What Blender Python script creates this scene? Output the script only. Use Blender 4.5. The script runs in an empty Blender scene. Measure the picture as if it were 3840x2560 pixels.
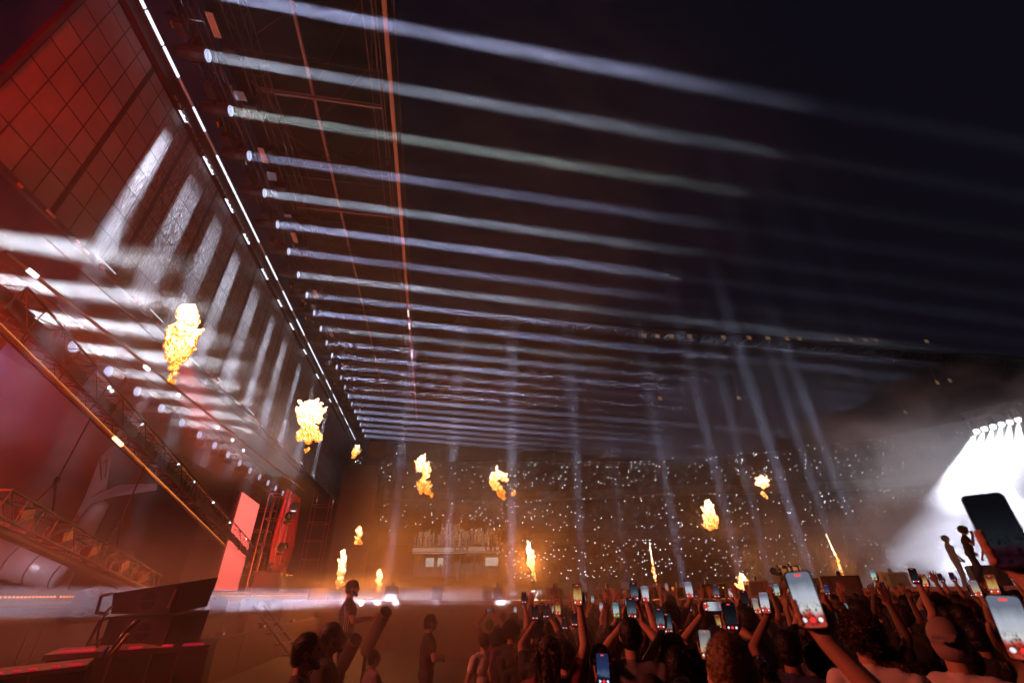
import bpy, bmesh, math, random
from mathutils import Vector, Matrix, noise

# ------------------------------------------------------------------ camera
F = 1650.0; CX, CY = 1920.0, 1280.0
PITCH = math.radians(29.8); YAW = math.radians(9.4); ROLL = math.radians(-0.6); H = 2.0
sc = bpy.context.scene
COL = sc.collection
cd = bpy.data.cameras.new('camera'); cam = bpy.data.objects.new('camera', cd); COL.objects.link(cam)
sc.camera = cam
cam.matrix_world = (Matrix.Translation((0, 0, H)) @ Matrix.Rotation(-YAW, 4, 'Z') @
                    Matrix.Rotation(math.radians(90) + PITCH, 4, 'X') @ Matrix.Rotation(ROLL, 4, 'Z'))
cd.sensor_width = 36; cd.lens = 36 * F / 3840; cd.clip_start = 0.05; cd.clip_end = 1500
cd.dof.use_dof = True; cd.dof.focus_distance = 14; cd.dof.aperture_fstop = 2.4

# ------------------------------------------------------------------ night sky, exposure
w = bpy.data.worlds.new('World'); sc.world = w; w.use_nodes = True
w.node_tree.nodes['Background'].inputs[0].default_value = (0.0032, 0.0031, 0.0065, 1)
w.node_tree.nodes['Background'].inputs[1].default_value = 1.0
sc.view_settings.view_transform = 'Standard'; sc.view_settings.look = 'None'
sc.view_settings.exposure = 0; sc.view_settings.gamma = 1
sc.cycles.use_light_tree = True
sc.cycles.max_bounces = 4; sc.cycles.diffuse_bounces = 1; sc.cycles.glossy_bounces = 2
sc.cycles.volume_bounces = 0; sc.cycles.transparent_max_bounces = 12; sc.cycles.transmission_bounces = 2
sc.cycles.volume_step_rate = 5.0; sc.cycles.volume_max_steps = 96
sc.cycles.use_adaptive_sampling = False; sc.cycles.time_limit = 600
sc.cycles.sample_clamp_indirect = 3; sc.cycles.sample_clamp_direct = 0
sc.cycles.caustics_reflective = False; sc.cycles.caustics_refractive = False

rnd = random.Random(7)
# lamp strengths (watts) and smoke densities
BE_TOP, BE_LOW, BE_FLOOR, BE_UP, BE_WHITE = 104, 33, 34, 54, 170000
FE = .25
WASH_CROWD, WASH_RED, WASH_WALL, WASH_VIO, WASH_PIT, WASH_RIG, WASH_ENG, WASH_B = 320, 1000, 210, 80, 15, 7, 60, 700
HAZE, SMOKE_TOP, SMOKE_LOW, SMOKE_FLOOR, SMOKE_PIT, SMOKE_WHITE, SMOKE_RUN = .0004, .028, .11, .08, .055, .2, .013

# ------------------------------------------------------------------ surveying helpers
def ray(px, py):
    x = (px - CX) / F; y = -(py - CY) / F
    c, s = math.cos(ROLL), math.sin(ROLL)
    x, y = c * x - s * y, s * x + c * y
    fy = math.cos(PITCH) - y * math.sin(PITCH); fz = math.sin(PITCH) + y * math.cos(PITCH)
    X = x * math.cos(YAW) + fy * math.sin(YAW); Y = -x * math.sin(YAW) + fy * math.cos(YAW)
    return Vector((X, Y, fz))
CAM = Vector((0, 0, H))
def P(px, py, d): return CAM + ray(px, py) * d
def PX(px, py, x):
    r = ray(px, py); return CAM + r * (x / r.x)
def PZ(px, py, z):
    r = ray(px, py); return CAM + r * ((z - H) / r.z)
def PY(px, py, y):
    r = ray(px, py); return CAM + r * (y / r.y)
def U(px, d): return px * d / F

# ------------------------------------------------------------------ scene helpers
def tag(o, label=None, cat=None, group=None, kind=None):
    if label: o['label'] = ' '.join(label.split()[:16])
    if cat: o['category'] = cat
    if group: o['group'] = group
    if kind: o['kind'] = kind
    return o
def empty(name, loc=(0, 0, 0), label=None, cat=None, group=None, rz=0.0):
    o = bpy.data.objects.new(name, None); COL.objects.link(o); o.location = loc; o.rotation_euler = (0, 0, rz)
    o.empty_display_size = .1
    return tag(o, label, cat, group)
def link(name, me, parent=None, loc=None, rot=None):
    o = bpy.data.objects.new(name, me); COL.objects.link(o)
    if parent is not None: o.parent = parent
    if loc is not None: o.location = loc
    if rot is not None: o.rotation_euler = rot
    return o
def copy_tree(o, parent=None):
    c = o.copy(); COL.objects.link(c); c.parent = parent
    for ch in o.children: copy_tree(ch, c)
    return c
ORD = ('first second third fourth fifth sixth seventh eighth ninth tenth eleventh twelfth thirteenth fourteenth fifteenth '
       'sixteenth seventeenth eighteenth nineteenth twentieth twenty-first twenty-second twenty-third twenty-fourth '
       'twenty-fifth twenty-sixth twenty-seventh twenty-eighth').split()

class MB:
    def __init__(s): s.bm = bmesh.new()
    def box(s, c, d, R=None, bev=0.0):
        r = bmesh.ops.create_cube(s.bm, size=1.0)
        vs = r['verts']
        for v in vs:
            p = Vector((v.co.x * d[0], v.co.y * d[1], v.co.z * d[2]))
            if R is not None: p = R @ p
            v.co = p + Vector(c)
        if bev:
            es = list({e for v in vs for e in v.link_edges})
            bmesh.ops.bevel(s.bm, geom=es, offset=bev, segments=2, affect='EDGES', profile=.6)
        return s
    def tube(s, a, b, ra, rb=None, n=6, caps=True):
        a = Vector(a); b = Vector(b); rb = ra if rb is None else rb
        d = (b - a)
        if d.length < 1e-6: return s
        d.normalize(); u = d.orthogonal().normalized(); v = d.cross(u)
        A = []; B = []
        for i in range(n):
            t = 2 * math.pi * i / n; q = u * math.cos(t) + v * math.sin(t)
            A.append(s.bm.verts.new(a + q * ra)); B.append(s.bm.verts.new(b + q * rb))
        for i in range(n):
            j = (i + 1) % n; s.bm.faces.new((A[i], A[j], B[j], B[i]))
        if caps:
            s.bm.faces.new(A[::-1]); s.bm.faces.new(B)
        return s
    def path(s, pts, r, n=6):
        for i in range(len(pts) - 1): s.tube(pts[i], pts[i + 1], r, r, n)
        return s
    def cap(s, a, b, ra, rb=None, n=12, m=4):
        a = Vector(a); b = Vector(b); rb = ra if rb is None else rb
        d = b - a; L = d.length
        d = d.normalized() if L > 1e-6 else Vector((0, 0, 1))
        u = d.orthogonal().normalized(); v = d.cross(u); rings = []
        prof = [(-math.cos(math.pi / 2 * k / m) * ra, math.sin(math.pi / 2 * k / m) * ra) for k in range(1, m + 1)]
        prof += [(L + math.sin(math.pi / 2 * k / m) * rb, math.cos(math.pi / 2 * k / m) * rb) for k in range(0, m)]
        for z, r in prof:
            rings.append([s.bm.verts.new(a + d * z + (u * math.cos(2 * math.pi * i / n) + v * math.sin(2 * math.pi * i / n)) * r) for i in range(n)])
        p0 = s.bm.verts.new(a - d * ra); p1 = s.bm.verts.new(b + d * rb)
        for i in range(n):
            j = (i + 1) % n
            s.bm.faces.new((p0, rings[0][j], rings[0][i])); s.bm.faces.new((p1, rings[-1][i], rings[-1][j]))
            for q in range(len(rings) - 1): s.bm.faces.new((rings[q][i], rings[q][j], rings[q + 1][j], rings[q + 1][i]))
        return s
    def ell(s, c, r, R=None, n=16, m=10):
        rr = bmesh.ops.create_uvsphere(s.bm, u_segments=n, v_segments=m, radius=1.0)
        for v in rr['verts']:
            p = Vector((v.co.x * r[0], v.co.y * r[1], v.co.z * r[2]))
            if R is not None: p = R @ p
            v.co = p + Vector(c)
        return s
    def poly(s, pts):
        s.bm.faces.new([s.bm.verts.new(Vector(p)) for p in pts]); return s
    def slab(s, pts, off):
        off = Vector(off)
        a = [s.bm.verts.new(Vector(p)) for p in pts]; b = [s.bm.verts.new(Vector(p) + off) for p in pts]
        n = len(a)
        s.bm.faces.new(a); s.bm.faces.new(b[::-1])
        for i in range(n):
            j = (i + 1) % n; s.bm.faces.new((a[j], a[i], b[i], b[j]))
        return s
    def me(s, name, mat=None, smooth=False):
        bmesh.ops.recalc_face_normals(s.bm, faces=s.bm.faces[:])
        m = bpy.data.meshes.new(name); s.bm.to_mesh(m); s.bm.free()
        if mat is not None: m.materials.append(mat)
        if smooth:
            for p in m.polygons: p.use_smooth = True
        return m
    def build(s, name, mat, parent=None, smooth=False, loc=None, rot=None):
        return link(name, s.me(name, mat, smooth), parent, loc, rot)

# ------------------------------------------------------------------ materials
MATS = {}
def mat(name, col, rough=.6, metal=0.0, vary=.25, scale=4.0, emit=None, es=0.0, bump=0.0, spec=.5):
    if name in MATS: return MATS[name]
    m = bpy.data.materials.new(name); m.use_nodes = True; nt = m.node_tree; b = nt.nodes['Principled BSDF']
    b.inputs['Roughness'].default_value = rough; b.inputs['Metallic'].default_value = metal
    b.inputs['Specular IOR Level'].default_value = spec
    tc = nt.nodes.new('ShaderNodeTexCoord'); n = nt.nodes.new('ShaderNodeTexNoise'); n.inputs['Scale'].default_value = scale
    n.inputs['Detail'].default_value = 5
    nt.links.new(tc.outputs['Object'], n.inputs['Vector'])
    mx = nt.nodes.new('ShaderNodeMix'); mx.data_type = 'RGBA'
    mx.inputs[6].default_value = tuple(c * (1 - vary) for c in col) + (1,); mx.inputs[7].default_value = tuple(min(1, c * (1 + vary)) for c in col) + (1,)
    nt.links.new(n.outputs['Fac'], mx.inputs[0]); nt.links.new(mx.outputs[2], b.inputs['Base Color'])
    if bump:
        bp = nt.nodes.new('ShaderNodeBump'); bp.inputs['Strength'].default_value = bump; bp.inputs['Distance'].default_value = .02
        nt.links.new(n.outputs['Fac'], bp.inputs['Height']); nt.links.new(bp.outputs[0], b.inputs['Normal'])
    if emit:
        b.inputs['Emission Color'].default_value = tuple(emit) + (1,); b.inputs['Emission Strength'].default_value = es
        m.cycles.emission_sampling = 'NONE'
    MATS[name] = m
    return m
def emat(name, col, s, sampling='NONE'):
    if name in MATS: return MATS[name]
    m = bpy.data.materials.new(name); m.use_nodes = True; nt = m.node_tree; nt.nodes.clear()
    o = nt.nodes.new('ShaderNodeOutputMaterial'); e = nt.nodes.new('ShaderNodeEmission')
    e.inputs[0].default_value = tuple(col) + (1,); e.inputs[1].default_value = s
    nt.links.new(e.outputs[0], o.inputs[0]); m.cycles.emission_sampling = sampling
    MATS[name] = m
    return m
BLACK = mat('black_paint', (.018, .018, .02), .45, 0, .3, 6)
BLACKG = mat('black_grille', (.012, .011, .012), .7, 0, .4, 60, bump=.4)
STEEL = mat('truss_steel', (.30, .29, .30), .38, .85, .3, 5)
DSTEEL = mat('dark_truss', (.09, .08, .085), .45, .7, .4, 5)
GREY = mat('grey_metal', (.2, .2, .21), .5, .4)
CLOTH = mat('black_cloth', (.02, .018, .02), .9, 0, .3, 8, bump=.3)

# ------------------------------------------------------------------ lamps
def area(name, loc, direction, size, spread, energy, col, sizey=None, parent=None, xdir=None):
    l = bpy.data.lights.new(name, 'AREA'); l.energy = energy; l.color = col
    l.shape = 'DISK' if sizey is None else 'RECTANGLE'; l.size = size
    if sizey: l.size_y = sizey
    l.spread = math.radians(spread)
    o = bpy.data.objects.new(name, l); COL.objects.link(o)
    d = Vector(direction).normalized()
    if xdir is not None:
        x = Vector(xdir).normalized(); z = -d; y = z.cross(x).normalized(); x = y.cross(z)
        M = Matrix((x, y, z)).transposed().to_4x4()
        o.matrix_world = Matrix.Translation(loc) @ M
    else:
        o.rotation_euler = d.to_track_quat('-Z', 'Y').to_euler(); o.location = loc
    if parent is not None:
        mw = o.matrix_world.copy() if xdir is not None else Matrix.Translation(loc) @ o.rotation_euler.to_matrix().to_4x4()
        o.parent = parent; o.matrix_parent_inverse = parent_world(parent).inverted(); o.matrix_basis = mw
    return o
def parent_world(p):
    return Matrix.Translation(p.location) @ p.rotation_euler.to_matrix().to_4x4()
def point(name, loc, energy, col, r=.3, parent=None):
    l = bpy.data.lights.new(name, 'POINT'); l.energy = energy; l.color = col; l.shadow_soft_size = r
    o = bpy.data.objects.new(name, l); COL.objects.link(o); o.location = loc
    if parent is not None: o.parent = parent; o.matrix_parent_inverse = parent_world(parent).inverted()
    return o
def spot(name, loc, direction, energy, col, deg, r=.1, blend=.3, parent=None):
    l = bpy.data.lights.new(name, 'SPOT'); l.energy = energy; l.color = col; l.shadow_soft_size = r
    l.spot_size = math.radians(deg); l.spot_blend = blend
    o = bpy.data.objects.new(name, l); COL.objects.link(o); o.location = loc
    o.rotation_euler = Vector(direction).to_track_quat('-Z', 'Y').to_euler()
    if parent is not None:
        o.parent = parent; o.matrix_parent_inverse = parent_world(parent).inverted()
    return o

# ------------------------------------------------------------------ ground and stage
g = MB(); g.poly([(-250, -120, 0), (250, -120, 0), (250, 330, 0), (-250, 330, 0)])
tag(g.build('ground', mat('pitch_floor', (.03, .023, .019), .8, 0, .45, .8, bump=.2)), kind='structure')
tag(MB().poly([(-60, 90, .03), (90, 90, .03), (120, 140, .03), (-60, 140, .03)]).build('stand_apron', mat('apron_concrete', (.14, .12, .11), .85)), kind='structure')

XS = -6.0; ZD = 1.8
stage = empty('stage', (-14, 28, 0), 'long black main stage along the left with brown front skirt and amber lit lip', 'stage')
def loc_build(mb, name, m, parent, smooth=False):
    o = mb.build(name, m, parent, smooth); o.matrix_parent_inverse = parent_world(parent).inverted(); return o
DECK = mat('stage_deck', (.05, .045, .05), .35, 0, .3, 2)
SKIRT = mat('stage_skirt', (.075, .05, .036), .8, 0, .3, 1.2, bump=.2)
loc_build(MB().box((-17.1, 29, ZD - .06), (22.2, 56, .12)), 'deck', DECK, stage)
m = MB(); m.box((XS - .06, 29, 1.36), (.10, 56, .76)); loc_build(m, 'front_panel', mat('stage_front_dark', (.035, .028, .03), .6), stage)
m = MB()
for k in range(14): m.box((XS + .42, 3.2 + 4 * k, .5), (.07, 3.96, 1.0)); m.box((XS + .2, 3.2 + 4 * k, 1.0), (.5, 3.96, .05))
loc_build(m, 'front_skirt', SKIRT, stage)
# lip with amber led dots, raised behind the floor lights
LIP = mat('lip_wood', (.16, .10, .075), .55)
m = MB(); m.box((-7.6, 24, 2.0), (1.0, 38, .28)); loc_build(m, 'raised_lip', LIP, stage)
m = MB()
for k in range(430):
    if rnd.random() < .93: m.box((-7.09, 5.2 + k * .0874, 2.03), (.02, .022, .03))
tag(loc_build(m, 'amber_led_row', emat('amber_led', (1, .33, .06), 1.9), stage), kind='stuff')
m = MB(); m.box((-7.09, 20, 1.93), (.03, 30, .05)); loc_build(m, 'lip_trim', GREY, stage)
# front fill loudspeakers and panels in the dark band
FILL = mat('front_fill', (.13, .10, .08), .6)
ff = None
ys = [7.4, 8.9, 11.2, 12.6, 14.3, 16.1, 17.8, 19.7, 21.6, 23.6]
for i, y in enumerate(ys):
    t = empty('front_fill_speaker' if i % 2 == 0 else 'stage_power_box', (XS + .18, y, 1.02), None, 'loudspeaker' if i % 2 == 0 else 'power box')
    if i % 2 == 0:
        t['label'] = 'narrow tan column loudspeaker, %s along the stage front' % ORD[i // 2]
        MB().box((0, 0, .31), (.2, .30, .62), None, .02).build('cabinet', FILL, t)
        MB().box((.108, 0, .36), (.01, .24, .20)).build('grille', BLACKG, t)
    else:
        t['label'] = 'small tan socket box on looped bracket, %s along the stage front' % ORD[i // 2]
        MB().box((0, 0, .06), (.16, .24, .13), None, .01).build('box_body', FILL, t)
        m = MB(); m.path([(.02, -.13, .62), (.02, -.13, .2), (.02, -.08, .15), (.02, .08, .15), (.02, .13, .2), (.02, .13, .62)], .014); m.build('bracket', FILL, t)
        MB().box((.085, .03, .07), (.012, .07, .05)).build('socket', mat('socket_white', (.7, .68, .62), .5, emit=(1, .6, .2), es=.25 if i != 1 else 1.2), t)  # amber glow put into the socket material, it is no lamp
    t['group'] = 'front fills and boxes along the stage front'
# ramp off the stage end
t = empty('access_stair', (-5.0, 17.5, 0), 'sloping metal stair with rails leading down from the stage front into the pit', 'stairs')
m = MB(); m.tube((-.4, -.5, 1.75), (1.6, -1.2, .1), .05); m.tube((-.4, .5, 1.75), (1.6, -.2, .1), .05); m.build('stringer', GREY, t)
m = MB()
for k in range(6): m.box((-.3 + .33 * k, -.1 - .12 * k, 1.55 - .26 * k), (.28, 1.0, .04))
m.build('tread', DECK, t)

# upstage backdrop, red curtain, red screen
bd = empty('upstage_backdrop', (-26, 28, 0), 'dark plum cloth backdrop closing the rear of the stage', 'backdrop')
m = MB(); m.box((0, 0, 8), (.1, 58, 13)); m.box((11, 29.2, 8), (17, .1, 13)); m.build('cloth', mat('plum_cloth', (.022, .009, .018), .9, 0, .4, .5, bump=.5), bd)

cs = [PX(898, 1840, -11), PX(969, 1888, -10.9), PX(900, 2215, -10.9), PX(805, 2213, -11)]
t = empty('led_screen', (-11, 29.5, 2.3), 'tall salmon red glowing led screen standing upright behind the sloping truss', 'screen')
yA = (cs[0].y + cs[3].y) / 2; yB = (cs[1].y + cs[2].y) / 2; zt0, zt1 = cs[0].z - 2.3, cs[1].z - 2.3
def led_face():
    m = MB(); m.poly([(0.06, yA - 29.5, 0), (0.06, yB - 29.5, 0), (0.06, yB - 29.5, zt1), (0.06, yA - 29.5, zt0)]); return m
rm = bpy.data.materials.new('red_led'); rm.use_nodes = True; nt = rm.node_tree; nt.nodes.clear()
o_ = nt.nodes.new('ShaderNodeOutputMaterial'); e_ = nt.nodes.new('ShaderNodeEmission'); tc = nt.nodes.new('ShaderNodeTexCoord')
wv = nt.nodes.new('ShaderNodeTexWave'); wv.bands_direction = 'Z'; wv.inputs['Scale'].default_value = 3.2; wv.inputs['Distortion'].default_value = 0
cr = nt.nodes.new('ShaderNodeMix'); cr.data_type = 'RGBA'; cr.inputs[6].default_value = (1, .11, .085, 1); cr.inputs[7].default_value = (1, .15, .12, 1)
nt.links.new(tc.outputs['Object'], wv.inputs['Vector']); nt.links.new(wv.outputs['Fac'], cr.inputs[0]); nt.links.new(cr.outputs[2], e_.inputs[0]); e_.inputs[1].default_value = 1.7; nt.links.new(e_.outputs[0], o_.inputs[0])
led_face().build('led_face', rm, t)
m = MB(); m.slab([(0.0, yA - 29.5 - .05, 0), (0.0, yB - 29.5 + .05, 0), (0.0, yB - 29.5 + .05, zt1 + .03), (0.0, yA - 29.5 - .05, zt0 + .03)], (-.15, 0, 0)); m.build('cabinet', BLACK, t)

# red curtain and stage tower behind the desk
t = empty('red_curtain', (-10, 33.6, 1.8), 'gathered crimson curtain hanging behind the performer at the desk', 'curtain')
m = MB(); cols = []
for i in range(60):
    y = -1.6 + i * .075; x = .12 * math.sin(i * 1.3) + .05 * math.sin(i * 2.9)
    cols.append((x, y))
for i in range(59):
    (x0, y0), (x1, y1) = cols[i], cols[i + 1]
    m.poly([(x0, y0 * .55 + .3, 0), (x1, y1 * .55 + .3, 0), (x1, y1, 3.2), (x0, y0, 3.2)]); m.poly([(x0, y0, 3.2), (x1, y1, 3.2), (x1, y1 * .7, 6.4), (x0, y0 * .7, 6.4)])
m.build('cloth', mat('crimson_cloth', (.55, .02, .04), .8, 0, .3, 3), t)
def frame_tower(name, loc, h, wd, lab, lights=True):
    t = empty(name, loc, lab, 'tower')
    m = MB()
    for sx in (-1, 1):
        for sy in (-1, 1): m.tube((sx * wd / 2, sy * wd / 2, 0), (sx * wd / 2, sy * wd / 2, h), .04)
    for k in range(int(h / 1.4) + 1):
        z = min(h, k * 1.4)
        for s_ in (-1, 1):
            m.tube((s_ * wd / 2, -wd / 2, z), (s_ * wd / 2, wd / 2, z), .03); m.tube((-wd / 2, s_ * wd / 2, z), (wd / 2, s_ * wd / 2, z), .03)
    m.build('frame', mat('red_lit_tube', (.3, .1, .1), .4, .6), t)
    if lights:
        for k in range(3):
            b = MB(); b.ell((wd / 2 + .1, 0, 1.0 + 1.7 * k), (.22, .28, .26)); b.box((wd / 2 + .1, 0, .62 + 1.7 * k), (.3, .5, .12)); b.tube((wd / 2 + .1, 0, 1 + 1.7 * k), (wd / 2 + .42, -.1, 1.05 + 1.7 * k), .18, .2, 12)
            b.build('moving_head', BLACK, t, True)
    return t
frame_tower('lighting_tower', (-9.5, 30.2, 1.8), 5.6, 1.1, 'narrow scaffold lighting tower between red screen and curtain with three dark lamps')
frame_tower('scaffold_tower', (-9.9, 42.6, 1.8), 8, 1.4, 'tall scaffold tower at the far end of the stage', False)
frame_tower('scaffold_tower', (-12.3, 36, 1.8), 6.5, 1.3, 'shorter scaffold tower half hidden behind the crimson curtain', False)

# corrugated side panel by the flames
t = empty('corrugated_panel', (-9.2, 45.5, 0), 'tall ribbed panel glowing orange beside the flames at the stage end', 'panel')
m = MB()
for i in range(34): m.box((i * .1, -i * .02, 6.6), (.05, .05, 13.0)); 
m.box((1.7, .0, 6.6), (3.4, .03, 13.0), Matrix.Rotation(-.2, 3, 'Z'))
m.build('ribbed_sheet', mat('rib_sheet', (.25, .14, .10), .5), t)

# performer's desk
D0 = P(990, 2247, 20.5); D0.z = 1.8
t = empty('performer_desk', (D0.x - .1, D0.y + .8, 1.8), 'big glossy box desk on the stage mirroring a flame, with a flat lid', 'desk')
DG = mat('desk_gloss', (.12, .14, .2), .16, .3, .15, 2)
m = MB(); m.box((0, 0, .55), (.95, 1.75, 1.1)); m.build('desk_body', DG, t)
m = MB(); m.box((.05, .1, 1.13), (1.15, 2.1, .05)); m.build('desk_lid', GREY, t)
m = MB(); m.box((.02, .1, 1.2), (.5, .9, .08)); 
for k in range(5): m.tube((0, -.3 + k * .17, 1.2), (.05, -.32 + k * .17, 1.36), .018)
m.build('mixing_gear', BLACK, t)

# ------------------------------------------------------------------ big video wall
WX = -10.0; WZ0, WZ1 = 10.3, 16.75; WY0, WY1 = 7.15, 52.0
wall = empty('video_wall', (WX, WY0, WZ0), 'huge dark tiled video wall hung high over the stage, near end washed in red', 'video wall')
wm = bpy.data.materials.new('led_tiles'); wm.use_nodes = True; nt = wm.node_tree; b = nt.nodes['Principled BSDF']
N = nt.nodes.new; L = nt.links.new
tc = N('ShaderNodeTexCoord'); sep = N('ShaderNodeSeparateXYZ'); L(tc.outputs['Object'], sep.inputs[0])
def math_(op, a, b_=None, c=None):
    n = N('ShaderNodeMath'); n.operation = op
    for i, v in enumerate((a, b_, c)):
        if v is None: continue
        if isinstance(v, (int, float)): n.inputs[i].default_value = v
        else: L(v, n.inputs[i])
    return n.outputs[0]
def gaps(sock, pitch, wdt):
    f = math_('FRACT', math_('DIVIDE', sock, pitch)); d = math_('MINIMUM', f, math_('SUBTRACT', 1, f))
    return math_('GREATER_THAN', d, wdt)
g1 = gaps(sep.outputs['Y'], .62, .035); g2 = gaps(sep.outputs['Z'], .857, .028); tile = math_('MULTIPLY', g1, g2)
pipe_shade = gaps(sep.outputs['Y'], 2.48, .035); tile = math_('MULTIPLY', tile, pipe_shade)  # wider dark columns painted in as shadows of vertical pipes
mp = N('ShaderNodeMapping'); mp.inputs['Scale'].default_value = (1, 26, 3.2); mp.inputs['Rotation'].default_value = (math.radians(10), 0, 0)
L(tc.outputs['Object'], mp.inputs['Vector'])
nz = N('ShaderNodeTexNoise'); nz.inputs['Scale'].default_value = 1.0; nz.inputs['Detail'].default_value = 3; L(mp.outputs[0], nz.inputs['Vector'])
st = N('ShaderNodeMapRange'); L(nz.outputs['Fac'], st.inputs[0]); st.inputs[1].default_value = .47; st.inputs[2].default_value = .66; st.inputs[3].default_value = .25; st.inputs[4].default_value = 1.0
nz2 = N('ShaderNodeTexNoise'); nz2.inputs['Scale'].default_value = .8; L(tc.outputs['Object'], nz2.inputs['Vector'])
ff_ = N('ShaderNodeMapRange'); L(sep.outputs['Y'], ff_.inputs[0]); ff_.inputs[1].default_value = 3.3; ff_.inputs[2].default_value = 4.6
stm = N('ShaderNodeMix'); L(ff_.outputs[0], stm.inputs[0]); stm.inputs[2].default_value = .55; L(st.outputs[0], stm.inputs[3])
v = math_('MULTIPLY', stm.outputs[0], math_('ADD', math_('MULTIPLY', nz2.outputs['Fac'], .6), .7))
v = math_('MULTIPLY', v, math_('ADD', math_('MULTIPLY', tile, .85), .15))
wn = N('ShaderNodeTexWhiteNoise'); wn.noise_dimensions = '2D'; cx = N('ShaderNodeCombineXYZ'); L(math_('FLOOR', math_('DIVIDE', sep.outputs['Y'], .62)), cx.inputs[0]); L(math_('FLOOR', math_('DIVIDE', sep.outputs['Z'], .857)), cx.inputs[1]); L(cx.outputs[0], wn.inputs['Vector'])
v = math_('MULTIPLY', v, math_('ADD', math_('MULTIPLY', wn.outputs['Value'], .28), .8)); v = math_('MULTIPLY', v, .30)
cc = N('ShaderNodeCombineColor'); L(v, cc.inputs[0]); L(math_('MULTIPLY', v, .92), cc.inputs[1]); L(math_('MULTIPLY', v, .92), cc.inputs[2]); L(cc.outputs[0], b.inputs['Base Color'])
b.inputs['Roughness'].default_value = .55; b.inputs['Specular IOR Level'].default_value = .25
bp = N('ShaderNodeBump'); L(math_('MULTIPLY', ff_.outputs[0], .9), bp.inputs['Strength']); bp.inputs['Distance'].default_value = .03; L(nz.outputs['Fac'], bp.inputs['Height']); L(bp.outputs[0], b.inputs['Normal'])
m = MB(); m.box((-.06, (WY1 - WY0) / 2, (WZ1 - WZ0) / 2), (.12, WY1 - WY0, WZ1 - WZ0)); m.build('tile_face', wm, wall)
m = MB(); m.box((.02, (WY1 - WY0) / 2, -.09), (.12, WY1 - WY0, .14)); m.box((.0, -.06, 3.4), (.14, .12, 7.0)); m.build('frame', DSTEEL, wall)
m = MB()
for k in range(70):
    y = .5 + rnd.random() * 43; m.box((.09, y, -.10 + rnd.uniform(-.05, .03)), (.05, rnd.uniform(.08, .3), .06))
m.build('bottom_clamp', mat('pink_clamp', (.6, .3, .3), .35, .3), wall)
m = MB()
for y0, y1 in ((4.0, 4.9), (6.8, 7.6), (12.2, 12.6), (16, 16.8), (21, 21.6), (26.5, 27.2), (30.4, 31)): m.box((.1, (y0 + y1) / 2, .03), (.025, y1 - y0, .025))
m.build('bottom_light_bar', emat('white_bar', (.85, .88, 1), .9), wall)
# grazing wash lamps along the top of the wall
wash = [(11.3, .5, 70), (13.4, .95, 60), (15.5, .9, 55), (17.6, .8, 70), (20.3, 1.0, 70), (23.0, .8, 60), (25.6, .9, 60), (29, .8, 50), (33, .9, 45), (38, .8, 45)]
for i, (y, wd, e) in enumerate(wash):
    t = empty('wall_wash_light', (WX + .13, y, WZ1 + .02), 'slim wash light over the video wall casting the %s pale streak from the near end' % ORD[i], 'stage light', 'wash lights along the top of the video wall')
    MB().box((0, 0, .12), (.2, wd, .16), None, .02).build('housing', BLACK, t)
    MB().box((0, 0, .028), (.12, wd * .9, .012)).build('lens', emat('wash_lens', (.8, .85, 1), 2.0), t)
    area('wash_lamp', (WX + .13, y, WZ1 - .01), (-.028, .0, -1), wd, 6, e, (.74, .80, 1.0), .14, t, xdir=(0, 1, 0))

# ------------------------------------------------------------------ lit roof edge above the wall
edge = empty('roof_edge_beam', (WX + .22, 28, 16.98), 'long straight roof edge carrying a segmented white light strip above the video wall', 'beam')
m = MB(); m.box((-.12, -2, .0), (.18, 52, .34)); m.box((.1, -2, .2), (.3, 52, .06)); m.build('beam_body', BLACK, edge)
segs = []; y = 5.0
litm = emat('strip_white', (.78, .84, 1), 1.7); 
dimm = mat('strip_dim', (.50, .42, .46), .35, .3, .2, 3, emit=(.55, .42, .5), es=.10)  # unlit segments still get a faint lavender glow in their material
ml = MB(); md = MB(); k = 0
while y < 50:
    ln = .98; lit = (y < 9.1 and y > 5) or (10.7 < y < 11.6) or (y > 12 and (k % 3 != 1 or rnd.random() < .3))
    (ml if lit else md).box((.28, y + ln / 2 - 28, .02), (.05, ln - .04, .07 if y > 9 else .10)); y += 1.0; k += 1
ml.build('lit_strip', litm, edge); md.build('unlit_strip', dimm, edge)
m = MB()
for k in range(150):
    y = 10.6 + k * .26; m.box((-.02, y - 28, -.20), (.05, .16, .05))
m.build('cable_rail', STEEL, edge)

# ------------------------------------------------------------------ trusses
def truss(name, a, b, wd, hd, lab, parent=None, rc=.035, rb=.016, bay=None, matr=None, up=(0, 0, 1), group=None, cat='truss'):
    a = Vector(a); b = Vector(b); d = b - a; Ln = d.length; d.normalize(); up = Vector(up)
    s_ = d.cross(up).normalized(); u = s_.cross(d).normalized()
    bay = bay or wd; n = max(1, round(Ln / bay))
    t = empty(name, a, lab, cat, group) if parent is None else parent
    o0 = Vector((0, 0, 0)); m = MB(); mb_ = MB()
    cor = [s_ * wd / 2 * i + u * hd / 2 * j for i, j in ((-1, -1), (1, -1), (1, 1), (-1, 1))]
    for c in cor: m.tube(c, d * Ln + c, rc, n=5)
    for k in range(n + 1):
        q = d * (Ln * k / n)
        for i in range(4): mb_.tube(q + cor[i], q + cor[(i + 1) % 4], rb, n=4, caps=False)
        if k < n:
            q2 = d * (Ln * (k + 1) / n)
            for i in range(4):
                if (k + i) % 2 == 0: mb_.tube(q + cor[i], q2 + cor[(i + 1) % 4], rb, n=4, caps=False)
                else: mb_.tube(q + cor[(i + 1) % 4], q2 + cor[i], rb, n=4, caps=False)
    m.build('chord', matr or STEEL, t); mb_.build('bracing', matr or STEEL, t)
    return t
FIX = mat('fixture_black', (.05, .05, .058), .28, .2, .2, 5)
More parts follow.
